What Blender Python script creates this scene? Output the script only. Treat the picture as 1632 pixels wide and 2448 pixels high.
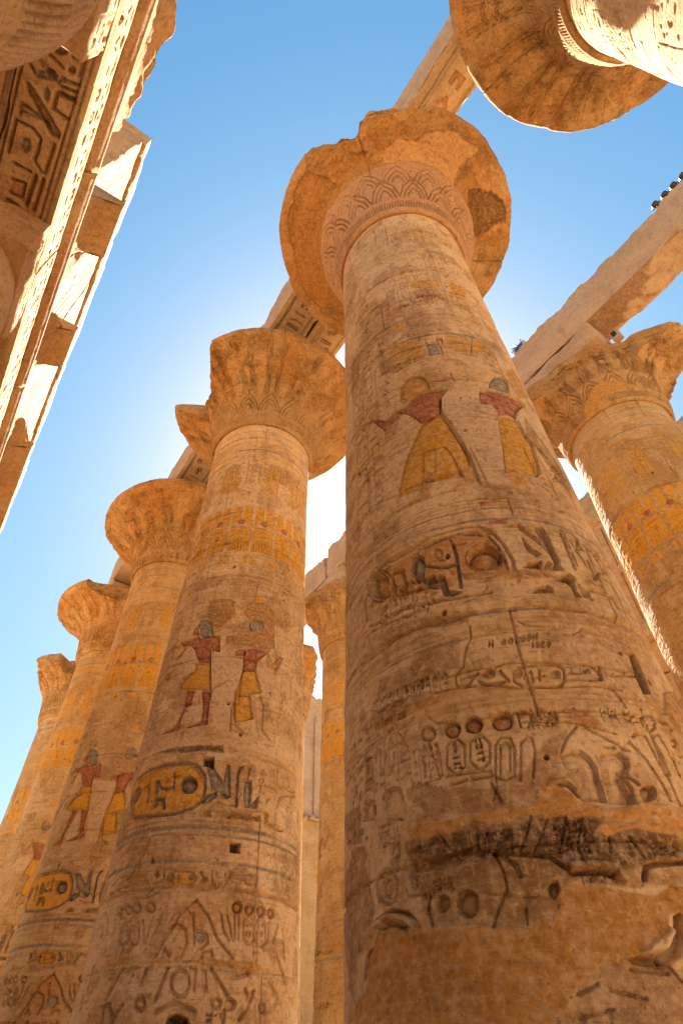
import bpy, math, random
import numpy as np

# ------------------------------------------------------------------ scene, camera, sky, sun, exposure
for o in list(bpy.data.objects): bpy.data.objects.remove(o, do_unlink=True)
SC = bpy.context.scene
COL = SC.collection

CAM_Z = 1.6
_f, _pitch, _roll, _yaw = 1384.458, math.radians(45.996), math.radians(-1.063), math.radians(55.299)
_fw = np.array([-math.sin(_yaw)*math.cos(_pitch), math.cos(_yaw)*math.cos(_pitch), math.sin(_pitch)])
_rt = np.array([math.cos(_yaw), math.sin(_yaw), 0.0])
_up = np.cross(_rt, _fw)
_r = _rt*math.cos(_roll) + _up*math.sin(_roll)
_u = -_rt*math.sin(_roll) + _up*math.cos(_roll)
cam = bpy.data.cameras.new('camera')
cam.sensor_fit = 'VERTICAL'; cam.sensor_height = 36.0; cam.lens = 36.0*_f/2448.0
cam.clip_start = 0.05; cam.clip_end = 3000
camo = bpy.data.objects.new('camera', cam); COL.objects.link(camo)
from mathutils import Matrix
camo.matrix_world = Matrix(((_r[0], _u[0], -_fw[0], 0), (_r[1], _u[1], -_fw[1], 0), (_r[2], _u[2], -_fw[2], CAM_Z), (0, 0, 0, 1)))
SC.camera = camo

EXPOSURE = 3.12
SUN_AZ, SUN_EL = math.radians(141.0), math.radians(48.0)      # azimuth counted from +X towards +Y
W = bpy.data.worlds.new("World"); SC.world = W; W.use_nodes = True
nt = W.node_tree
sky = nt.nodes.new('ShaderNodeTexSky'); sky.sky_type = 'NISHITA'; sky.sun_disc = False
sky.sun_elevation = SUN_EL; sky.sun_rotation = math.pi/2 - SUN_AZ
sky.altitude = 100; sky.air_density = 1.0; sky.dust_density = 1.0; sky.ozone_density = 1.0
bg = nt.nodes['Background']; bg.inputs[1].default_value = 0.05
# the sky's colours are graded per channel towards the photograph's dry desert blue (paler at the horizon, deeper overhead)
sep = nt.nodes.new('ShaderNodeSeparateColor'); cmb = nt.nodes.new('ShaderNodeCombineColor'); nt.links.new(sky.outputs[0], sep.inputs[0])
SKY_GAIN = 1/(.05*2**EXPOSURE)
for ch, (g, k) in enumerate(((1.25, .962), (.80, .990), (.60, 1.06))):
    m1 = nt.nodes.new('ShaderNodeMath'); m1.operation = 'MULTIPLY'; m1.inputs[1].default_value = .2; nt.links.new(sep.outputs[ch], m1.inputs[0])
    m2 = nt.nodes.new('ShaderNodeMath'); m2.operation = 'POWER'; m2.inputs[1].default_value = g; nt.links.new(m1.outputs[0], m2.inputs[0])
    m3 = nt.nodes.new('ShaderNodeMath'); m3.operation = 'MULTIPLY'; m3.inputs[1].default_value = k*SKY_GAIN; nt.links.new(m2.outputs[0], m3.inputs[0]); nt.links.new(m3.outputs[0], cmb.inputs[ch])
nt.links.new(cmb.outputs[0], bg.inputs[0])
sl = bpy.data.lights.new('sun', 'SUN'); sl.energy = 3.6; sl.angle = math.radians(0.5); sl.color = (1.0, 0.92, 0.80)
so = bpy.data.objects.new('sun', sl); COL.objects.link(so)
_d = np.array([math.cos(SUN_AZ)*math.cos(SUN_EL), math.sin(SUN_AZ)*math.cos(SUN_EL), math.sin(SUN_EL)])
from mathutils import Vector
so.rotation_euler = Vector(_d).to_track_quat('Z', 'Y').to_euler(); so.location = (-30, 40, 60)
SC.view_settings.view_transform = 'Standard'; SC.view_settings.look = 'None'
SC.view_settings.gamma = 1.0; SC.view_settings.exposure = EXPOSURE
SC.render.engine = 'CYCLES'
SC.cycles.max_bounces = 8; SC.cycles.diffuse_bounces = 6; SC.cycles.use_denoising = True

# ------------------------------------------------------------------ noise
def _hash(ix, iy, iz, seed):
    n = (ix.astype(np.uint32)*np.uint32(374761393) + iy.astype(np.uint32)*np.uint32(668265263) + iz.astype(np.uint32)*np.uint32(2147483647 & 1274126177) + np.uint32((seed*974711 + 12345) & 0xffffffff))
    n = (n ^ (n >> np.uint32(13))) * np.uint32(1274126177)
    n = (n ^ (n >> np.uint32(16))) * np.uint32(2246822519)
    n = n ^ (n >> np.uint32(15))
    return (n & np.uint32(0xffff)).astype(np.float32)/65535.0
def vnoise(P, scale, seed=0):
    Q = np.asarray(P, np.float32)*np.float32(scale)
    I = np.floor(Q); F = Q - I; F = F*F*(3-2*F); I = I.astype(np.int64)
    out = 0
    for dx in (0, 1):
        wx = F[..., 0] if dx else 1-F[..., 0]
        for dy in (0, 1):
            wy = F[..., 1] if dy else 1-F[..., 1]
            for dz in (0, 1):
                wz = F[..., 2] if dz else 1-F[..., 2]
                out = out + wx*wy*wz*_hash(I[..., 0]+dx, I[..., 1]+dy, I[..., 2]+dz, seed)
    return out
def fbm(P, scale, octv=4, seed=0, gain=.5):
    a, s, t = 1.0, 0.0, 0.0
    for i in range(octv):
        s = s + a*vnoise(P, scale*2**i, seed+i*17); t += a; a *= gain
    return s/t
def sst(a, b, x):
    t = np.clip((x-a)/(b-a), 0, 1); return t*t*(3-2*t)

# ------------------------------------------------------------------ relief: carved and painted surfaces
PAINT = {1: (.60, .285, .018, 1.0), 1.2: (.56, .29, .04, .85), 1.5: (.48, .20, .04, .75), 2: (.33, .075, .032, .95), 2.5: (.40, .14, .06, .65), 3: (.20, .185, .15, .9), 4: (.62, .42, .24, .7),
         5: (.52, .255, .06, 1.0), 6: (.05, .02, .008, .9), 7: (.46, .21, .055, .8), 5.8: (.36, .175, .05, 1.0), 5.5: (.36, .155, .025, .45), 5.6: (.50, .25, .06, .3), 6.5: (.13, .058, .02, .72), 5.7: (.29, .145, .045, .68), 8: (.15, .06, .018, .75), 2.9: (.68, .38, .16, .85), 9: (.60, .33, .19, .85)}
def sd_poly(U, V, pts):
    d = np.full(U.shape, 1e9, np.float32); ins = np.zeros(U.shape, bool)
    n = len(pts)
    for i in range(n):
        ax, ay = pts[i]; bx, by = pts[(i+1) % n]
        ex, ey = bx-ax, by-ay; wx, wy = U-ax, V-ay
        t = np.clip((wx*ex+wy*ey)/max(ex*ex+ey*ey, 1e-12), 0, 1)
        d = np.minimum(d, (wx-ex*t)**2+(wy-ey*t)**2)
        c = ((ay > V) != (by > V))
        if abs(ey) > 1e-12: ins ^= c & (U < ax+(V-ay)*ex/ey)
    d = np.sqrt(d); return np.where(ins, -d, d)
def sd_line(U, V, pts):
    d = np.full(U.shape, 1e9, np.float32)
    for i in range(len(pts)-1):
        ax, ay = pts[i]; bx, by = pts[i+1]
        ex, ey = bx-ax, by-ay; wx, wy = U-ax, V-ay
        t = np.clip((wx*ex+wy*ey)/max(ex*ex+ey*ey, 1e-12), 0, 1)
        d = np.minimum(d, (wx-ex*t)**2+(wy-ey*t)**2)
    return np.sqrt(d)
def oval(cx, cy, rx, ry, n=14):
    return [(cx+rx*math.cos(2*math.pi*i/n), cy+ry*math.sin(2*math.pi*i/n)) for i in range(n)]
# sign list in a unit cell: ('p', pts) sunk shape, ('l', width, pts) stroke
SIGNS = [
 [('p', oval(.5, .5, .36, .36)), ],
 [('l', .1, oval(.5, .5, .33, .33)+[(.83, .5)]), ('p', oval(.5, .5, .1, .1))],
 [('l', .09, [(.05, .45), (.16, .62), (.27, .4), (.38, .62), (.5, .4), (.62, .62), (.73, .4), (.84, .62), (.95, .45)])],
 [('p', [(.42, .05), (.5, .95), (.68, .85), (.62, .5), (.55, .05)])],
 [('l', .09, [(.1, .15), (.9, .15)]), ('l', .09, [(.1, .4), (.9, .4)]), ('l', .09, [(.1, .65), (.9, .65)])],
 [('p', [(.1, .3), (.18, .5), (.35, .62), (.5, .62), (.65, .85), (.8, .9), (.9, .78), (.78, .72), (.75, .5), (.6, .35), (.4, .28), (.38, .1), (.3, .1), (.3, .28)])],
 [('p', [(.08, .55), (.92, .55), (.8, .35), (.6, .25), (.4, .25), (.2, .35)])],
 [('p', [(.2, .3), (.8, .3), (.75, .5), (.6, .66), (.4, .66), (.25, .5)])],
 [('l', .1, [(.5, .05), (.5, .5)]), ('l', .1, [(.25, .45), (.75, .45)]), ('l', .09, oval(.5, .74, .14, .2)+[(.64, .74)])],
 [('p', [(.2, .05), (.25, .35), (.15, .4), (.3, .6), (.3, .8), (.45, .95), (.6, .85), (.55, .65), (.7, .5), (.65, .35), (.85, .3), (.85, .05)])],
 [('l', .1, [(.2, .1), (.2, .9), (.8, .9), (.8, .1)])],
 [('l', .1, [(.1, .2), (.3, .3), (.4, .55), (.6, .6), (.75, .4), (.92, .45)])],
 [('p', [(.05, .5), (.3, .66), (.7, .66), (.95, .5), (.7, .36), (.3, .36)])],
 [('l', .1, [(.15, .5), (.6, .55), (.85, .7)]), ('l', .1, [(.6, .55), (.9, .48)])],
 [('l', .1, [(.3, .05), (.3, .9), (.5, .95)]), ('l', .1, [(.65, .05), (.65, .9), (.85, .95)])],
 [('l', .09, [(.5, .05), (.5, .95)]), ('l', .09, [(.3, .95), (.5, .8), (.7, .95)])],
 [('p', [(.15, .1), (.15, .75), (.85, .75), (.85, .1), (.62, .1), (.62, .5), (.38, .5), (.38, .1)])],
 [('l', .1, [(.15, .85), (.5, .15), (.85, .85)])],
 [('p', [(.1, .2), (.5, .9), (.6, .9), (.95, .2), (.75, .2), (.5, .55), (.3, .2)])],
]
HALF = [0, 2, 4, 6, 7, 12, 11, 1]
class Relief:
    """A height field (metres, + = out) and a paint layer over a surface grid; U, V are metres along the surface."""
    def __init__(s, U, V):
        s.U, s.V = U.astype(np.float32), V.astype(np.float32); s.H = np.zeros(U.shape, np.float32); s.C = np.zeros(U.shape+(4,), np.float32)
        s.mono = bool(np.allclose(U[0], U[-1]) and np.allclose(V[:, 0], V[:, -1])); s.u1 = s.U[0]; s.v1 = s.V[:, 0]
    def win(s, x0, x1, y0, y1):
        a = np.searchsorted(s.u1, (x0, x1)); b = np.searchsorted(s.v1, (y0, y1))
        if a[1]-a[0] < 1 or b[1]-b[0] < 1: return None
        return (slice(b[0], b[1]), slice(a[0], a[1]))
    def box(s, pts, m):
        xs = [p[0] for p in pts]; ys = [p[1] for p in pts]; return s.win(min(xs)-m, max(xs)+m, min(ys)-m, max(ys)+m)
    def tint(s, w, m, paint, k=1.0):
        if not paint: return
        r, g, b, a = PAINT[paint]; m = m*a*k; C = s.C[w]
        na = m + C[..., 3]*(1-m); q = m/np.maximum(na, 1e-6)
        for i, c in enumerate((r, g, b)): C[..., i] = C[..., i]*(1-q)+c*q
        C[..., 3] = na
    def sunk(s, pts, dep, paint=0, soft=.008, belly=.05):
        w = s.box(pts, .03)
        if w is None: return
        d = sd_poly(s.U[w], s.V[w], pts); m = sst(soft, -soft, d)
        if dep >= .2: s.H[w] = s.H[w]*(1-m) - dep*m
        else: s.H[w] -= dep*1.35*m*(.3+.7*np.exp(np.minimum(d, 0)/belly))
        s.tint(w, m, paint)
    def fill(s, pts, paint, soft=.012):
        w = s.box(pts, .03)
        if w is None: return
        s.tint(w, sst(soft, -soft, sd_poly(s.U[w], s.V[w], pts)), paint)
    def plaster(s, pts):
        w = s.box(pts, .1); big = max(p[0] for p in pts)-min(p[0] for p in pts) > 1.1
        if w is None: return
        P = np.stack([s.U[w], s.V[w], 0*s.U[w]], -1)
        d = sd_poly(s.U[w], s.V[w], pts)+(fbm(P, 6, 3, 5)-.5)*(.10 if big else .025)
        m = sst(.008, -.008, d); tw = fbm(P*np.array([1, 2.6, 1]), 3.2, 5, 15); st = sst(.52, .66, fbm(P, 1.3, 4, 25)); s.H[w] = s.H[w]*(1-m)+(.012+(tw-.5)*.03)*m; s.C[w] *= (1-m)[..., None]; s.tint(w, m, 5 if big else 5.8); s.tint(w, m*st, 5.5); s.tint(w, m*sst(.56, .64, tw), 5.6)
    def line(s, pts, wd, dep, paint=0):
        w = s.box(pts, wd+.02)
        if w is None: return
        d = sd_line(s.U[w], s.V[w], pts); m = sst(wd*.58+.002, wd*.3, d); s.H[w] -= dep*1.25*m; s.tint(w, m, paint)
    def band(s, v, wd, dep, paint, u0=-99, u1=99, seed=0):
        w = s.win(u0, u1, v-wd-.05, v+wd+.05)
        if w is None: return
        P = np.stack([s.U[w]*.5, s.V[w]*.5, 0*s.U[w]+seed], -1)
        d = np.abs(s.V[w]-v+(vnoise(P, 2.2, seed)-.5)*.03); k = .5+.5*sst(.25, .5, vnoise(P, 3.1, seed+9)); m = sst(wd*.6+.003, wd*.3, d)
        s.H[w] -= dep*m*k; s.tint(w, m*k, paint)
    def signs(s, x0, x1, y0, y1, nc, dep, seed, paint=0, horiz=False, sep=True):
        rg = random.Random(int(seed)*7+1); cw = (x1-x0)/nc
        for c in range(nc):
            a = x0+c*cw
            if sep and nc > 1 and not horiz: s.line([(a, y0), (a, y1)], cw*.07, dep*.6)
            y = y1
            while y > y0+cw*.3:
                k = rg.random()
                if k < .55: h = cw*rg.uniform(.75, 1.05); cells = [(a, y-h, cw, h, rg.randrange(len(SIGNS)))]
                elif k < .8: h = cw*rg.uniform(.35, .5); cells = [(a, y-h, cw, h, rg.choice(HALF))]
                else: h = cw*rg.uniform(.6, .9); cells = [(a, y-h, cw*.5, h, rg.randrange(len(SIGNS))), (a+cw*.5, y-h, cw*.5, h, rg.randrange(len(SIGNS)))]
                if y-h < y0-cw*.1: break
                for cx, cy, w_, h_, g in cells:
                    q = .12
                    f = lambda p: (cx+w_*(q+(1-2*q)*p[0]), cy+h_*(q+(1-2*q)*p[1]))
                    for sg in SIGNS[g]:
                        if sg[0] == 'p': s.sunk([f(p) for p in sg[1]], dep, paint, min(.007, w_*.05), .03)
                        else: s.line([f(p) for p in sg[2]], max(.012, sg[1]*min(w_, h_)*1.2), dep, paint)
                y -= h
def play(R, ops, off, rr, fine=False):
    """run an op list; off shifts azimuth (degrees), rr = metres per radian"""
    A = math.radians(1)*rr
    late = []
    for o in ops:
        k = o[0]; pts = [((a+off)*A, z) for a, z in o[3]]
        if k == 'H': R.band(pts[0][1], o[4], o[1], o[2], pts[0][0] if o[3][0][0] > -180 else -99, pts[1][0] if o[3][1][0] < 180 else 99, int(pts[0][1]*100))
    for o in ops:
        k = o[0]; pts = [((a+off)*A, z) for a, z in o[3]]
        if k == 'T': R.signs(pts[0][0], pts[1][0], pts[0][1], pts[1][1], o[4], o[1], o[5], o[2])
        elif k == 'K':
            zt, zd, zc, zb, zs, ze = pts[0][1], (pts[0][1]+pts[2][1])/2, pts[2][1]-.02, pts[3][1], pts[4][1], pts[5][1]; st = .6
            for i in range(-5, 6):
                x = pts[6][0]+st*i; x0, x1 = x+.035, x+st-.035
                R.sunk([(x0, zc), (x0+.03, zt), (x0+st*.36, zt), (x0+st*.4, zc+.22)], .012, 1); R.sunk([(x1, zc), (x1-.03, zt), (x1-st*.36, zt), (x1-st*.4, zc+.22)], .012, 1); R.sunk(oval((x0+x1)/2, zc+.16, .1, .1), .012, 2)
                R.sunk([(x0, zb), (x0, zc-.08), (x0+.05, zc-.02), (x1-.05, zc-.02), (x1, zc-.08), (x1, zb)], .014, 1)
                R.signs(x0+.08, x1-.08, zb+.3, zc-.06, 1, .026, 300+i % 3, 0)
                for j in range(7): R.line([(x0+.06+j*.07, zb+.04), (x0+.06+j*.07, zb+.3)], .022, .02)
                R.sunk([(x0, ze), (x0, zs), (x0+.1, zs), (x0+.1, ze)], .012, 1); R.sunk([(x1-.1, ze), (x1-.1, zs), (x1, zs), (x1, ze)], .012, 1)
    for o in ops:
        k = o[0]; pts = [((a+off)*A, z) for a, z in o[3]]
        if k == 'P' and o[1] < .2:
            R.sunk(pts, o[1], o[2], .005 if fine else .008)
            if o[2] in (1, 2, 2.5, 3) and len(pts) > 5 and o[1] < .06: R.line(pts+[pts[0]], .02, .018)
        elif k == 'F': R.fill(pts, o[2], .03 if o[2] == 6 else .012)
        elif k == 'L': R.line(pts, o[4], o[1], o[2])
        elif k in 'BP' : late.append((k, o, pts))
    for k, o, pts in late:
        if k == 'B': R.plaster(pts)
    for k, o, pts in late:
        if k == 'P': R.sunk(pts, o[1], o[2], .012)

# ------------------------------------------------------------------ mesh helpers
def make_mesh(name, V, quads, mat, col=None, smooth=True, tris=None):
    me = bpy.data.meshes.new(name)
    V = np.ascontiguousarray(V.reshape(-1, 3), np.float32); quads = np.ascontiguousarray(quads, np.int32).reshape(-1, 4)
    nq = len(quads); tr = np.zeros((0, 3), np.int32) if tris is None else np.ascontiguousarray(tris, np.int32).reshape(-1, 3)
    me.vertices.add(len(V)); me.vertices.foreach_set('co', V.ravel())
    me.loops.add(nq*4+len(tr)*3); me.loops.foreach_set('vertex_index', np.concatenate([quads.ravel(), tr.ravel()]))
    me.polygons.add(nq+len(tr)); me.polygons.foreach_set('loop_start', np.concatenate([np.arange(nq)*4, nq*4+np.arange(len(tr))*3]).astype(np.int32))
    me.polygons.foreach_set('use_smooth', np.full(nq+len(tr), smooth, bool))
    at = me.color_attributes.new('paint', 'FLOAT_COLOR', 'POINT')
    at.data.foreach_set('color', (np.zeros((len(V), 4), np.float32) if col is None else np.ascontiguousarray(col, np.float32)).ravel())
    me.update(calc_edges=True); me.validate(); me.materials.append(mat)
    return me
def grid_quads(nr, nc, wrap=False, base=0, flip=False):
    r = np.arange(nr-1)[:, None]; c = np.arange(nc if wrap else nc-1)[None, :]; c2 = (c+1) % nc
    q = np.stack([r*nc+c, r*nc+c2, (r+1)*nc+c2, (r+1)*nc+c], -1).reshape(-1, 4)+base
    return q[:, ::-1] if flip else q
def link(name, me, parent=None):
    o = bpy.data.objects.new(name, me); COL.objects.link(o)
    if parent is not None: o.parent = parent; o.location = -np.array(parent.location)
    return o
def tag(o, label=None, cat=None, group=None, kind=None):
    if label: o['label'] = label
    if cat: o['category'] = cat
    if group: o['group'] = group
    if kind or cat: o['kind'] = kind or 'thing'
    return o
def thing(name, loc, label, cat, group=None):
    o = bpy.data.objects.new(name, None); o.empty_display_size = .3; COL.objects.link(o); o.location = loc
    return tag(o, label, cat, group)

# ------------------------------------------------------------------ materials
def node(t, kind, x=0, **kw):
    n = t.nodes.new(kind)
    for k, v in kw.items(): setattr(n, k, v)
    return n
def stone(name, c1, c2, c3, dark, pit=.6, bump=.62, patina=.35):
    m = bpy.data.materials.new(name); m.use_nodes = True; t = m.node_tree; L = t.links.new
    b = t.nodes['Principled BSDF']; b.inputs['Roughness'].default_value = .92; b.inputs['Specular IOR Level'].default_value = .15
    g = node(t, 'ShaderNodeNewGeometry')
    def noise(scale, det, rough=.55, vec=None):
        n = node(t, 'ShaderNodeTexNoise'); n.inputs['Scale'].default_value = scale; n.inputs['Detail'].default_value = det; n.inputs['Roughness'].default_value = rough
        L(vec if vec is not None else g.outputs['Position'], n.inputs['Vector']); return n.outputs['Fac']
    def ramp(x, a, bb):
        n = node(t, 'ShaderNodeMapRange'); n.interpolation_type = 'SMOOTHSTEP'; L(x, n.inputs['Value']); n.inputs['From Min'].default_value = a; n.inputs['From Max'].default_value = bb; return n.outputs['Result']
    def mix(f, a, bb, mode='MIX'):
        n = node(t, 'ShaderNodeMix', data_type='RGBA', blend_type=mode)
        if hasattr(f, 'links') or not isinstance(f, (int, float)): L(f, n.inputs['Factor'])
        else: n.inputs['Factor'].default_value = f
        for v, i in ((a, 6), (bb, 7)):
            if isinstance(v, tuple): n.inputs[i].default_value = v+(1,)
            else: L(v, n.inputs[i])
        return n.outputs[2]
    def mul(a, bb):
        n = node(t, 'ShaderNodeMath', operation='MULTIPLY')
        for v, i in ((a, 0), (bb, 1)):
            if isinstance(v, (int, float)): n.inputs[i].default_value = v
            else: L(v, n.inputs[i])
        return n.outputs[0]
    mp = node(t, 'ShaderNodeMapping'); L(g.outputs['Position'], mp.inputs['Vector']); mp.inputs['Scale'].default_value = (1, 1, .22)
    mp2 = node(t, 'ShaderNodeMapping'); L(g.outputs['Position'], mp2.inputs['Vector']); mp2.inputs['Scale'].default_value = (.35, .35, 1.6)
    mp3 = node(t, 'ShaderNodeMapping'); L(g.outputs['Position'], mp3.inputs['Vector']); mp3.inputs['Scale'].default_value = (.6, .6, 4.5)
    big = noise(.55, 5, .6); med = noise(2.6, 8, .68); fine = noise(15, 6, .7); grain = noise(75, 3, .6)
    bed = noise(1.5, 5, .6, mp2.outputs[0]); strk = noise(2.4, 5, .6, mp.outputs[0]); tool = noise(5, 7, .68, mp3.outputs[0])
    col = mix(ramp(big, .38, .64), c1, c2)
    col = mix(mul(ramp(bed, .48, .68), .6), col, c3)
    col = mix(mul(ramp(strk, .52, .74), patina), col, dark)
    col = mix(mul(ramp(med, .53, .70), patina), col, dark)
    at = node(t, 'ShaderNodeVertexColor', layer_name='paint')
    wear = ramp(noise(11, 8, .78), .47, .58)
    wear2 = node(t, 'ShaderNodeMath', operation='MULTIPLY_ADD'); L(wear, wear2.inputs[0]); wear2.inputs[1].default_value = -.38; wear2.inputs[2].default_value = 1.0
    pc = mix(mul(ramp(fine, .45, .75), .3), at.outputs['Color'], mix(.5, at.outputs['Color'], dark))
    col = mix(mul(at.outputs['Alpha'], wear2.outputs[0]), col, pc)
    col = mix(mul(ramp(tool, .51, .70), .55), col, mix(.68, col, dark))
    col = mix(mul(ramp(tool, .49, .32), .40), col, mix(.55, col, c3))
    col = mix(mul(ramp(fine, .50, .66), .72), col, mix(.55, col, dark))
    col = mix(mul(ramp(fine, .50, .34), .60), col, mix(.6, col, c3))
    pits = ramp(noise(24, 4, .65), .62, .69)
    col = mix(mul(pits, pit), col, dark)
    L(col, b.inputs['Base Color'])
    def bumpn(h, s, d, prev=None):
        n = node(t, 'ShaderNodeBump'); n.inputs['Strength'].default_value = s; n.inputs['Distance'].default_value = d; L(h, n.inputs['Height'])
        if prev is not None: L(prev, n.inputs['Normal'])
        return n.outputs['Normal']
    nn = bumpn(med, bump, .06); nn = bumpn(tool, bump*.8, .035, nn); nn = bumpn(fine, bump, .035, nn); nn = bumpn(grain, bump*.6, .008, nn)
    inv = node(t, 'ShaderNodeMath', operation='SUBTRACT'); inv.inputs[0].default_value = 1.0; L(pits, inv.inputs[1]); nn = bumpn(inv.outputs[0], bump*.8, .02, nn)
    L(nn, b.inputs['Normal'])
    return m
def flat(name, c, rough=.6, metal=0):
    m = bpy.data.materials.new(name); m.use_nodes = True; t = m.node_tree; b = t.nodes['Principled BSDF']
    n = node(t, 'ShaderNodeTexNoise'); n.inputs['Scale'].default_value = 14; n.inputs['Detail'].default_value = 4
    mx = node(t, 'ShaderNodeMix', data_type='RGBA'); t.links.new(n.outputs['Fac'], mx.inputs['Factor']); mx.inputs[6].default_value = c+(1,); mx.inputs[7].default_value = tuple(x*.6 for x in c)+(1,)
    t.links.new(mx.outputs[2], b.inputs['Base Color']); b.inputs['Roughness'].default_value = rough; b.inputs['Metallic'].default_value = metal
    return m
M_PINK = stone('sandstone_rose', (.69, .465, .24), (.58, .365, .16), (.76, .56, .33), (.20, .095, .036), patina=.52)
M_GOLD = stone('sandstone_ochre', (.49, .33, .155), (.43, .27, .105), (.56, .39, .205), (.20, .09, .03), patina=.4)
M_CAP = stone('sandstone_capital', (.48, .295, .12), (.37, .20, .065), (.54, .355, .165), (.12, .05, .014), pit=.7, bump=.9, patina=.6)
M_BEAM = stone('sandstone_beam', (.49, .35, .22), (.43, .29, .165), (.54, .395, .25), (.20, .105, .05), patina=.34)
M_SIDE = stone('sandstone_aisle', (.52, .325, .155), (.43, .24, .10), (.58, .39, .21), (.17, .075, .026), patina=.42)
M_SAND = stone('sand', (.44, .30, .175), (.38, .25, .14), (.48, .33, .20), (.22, .13, .07), bump=.3)
M_DARK = flat('lamp_housing', (.03, .02, .022), .45)
M_GLASS = flat('lamp_glass', (.03, .08, .22), .15)
M_TRIM = flat('lamp_frame', (.55, .40, .28), .5)

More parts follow.
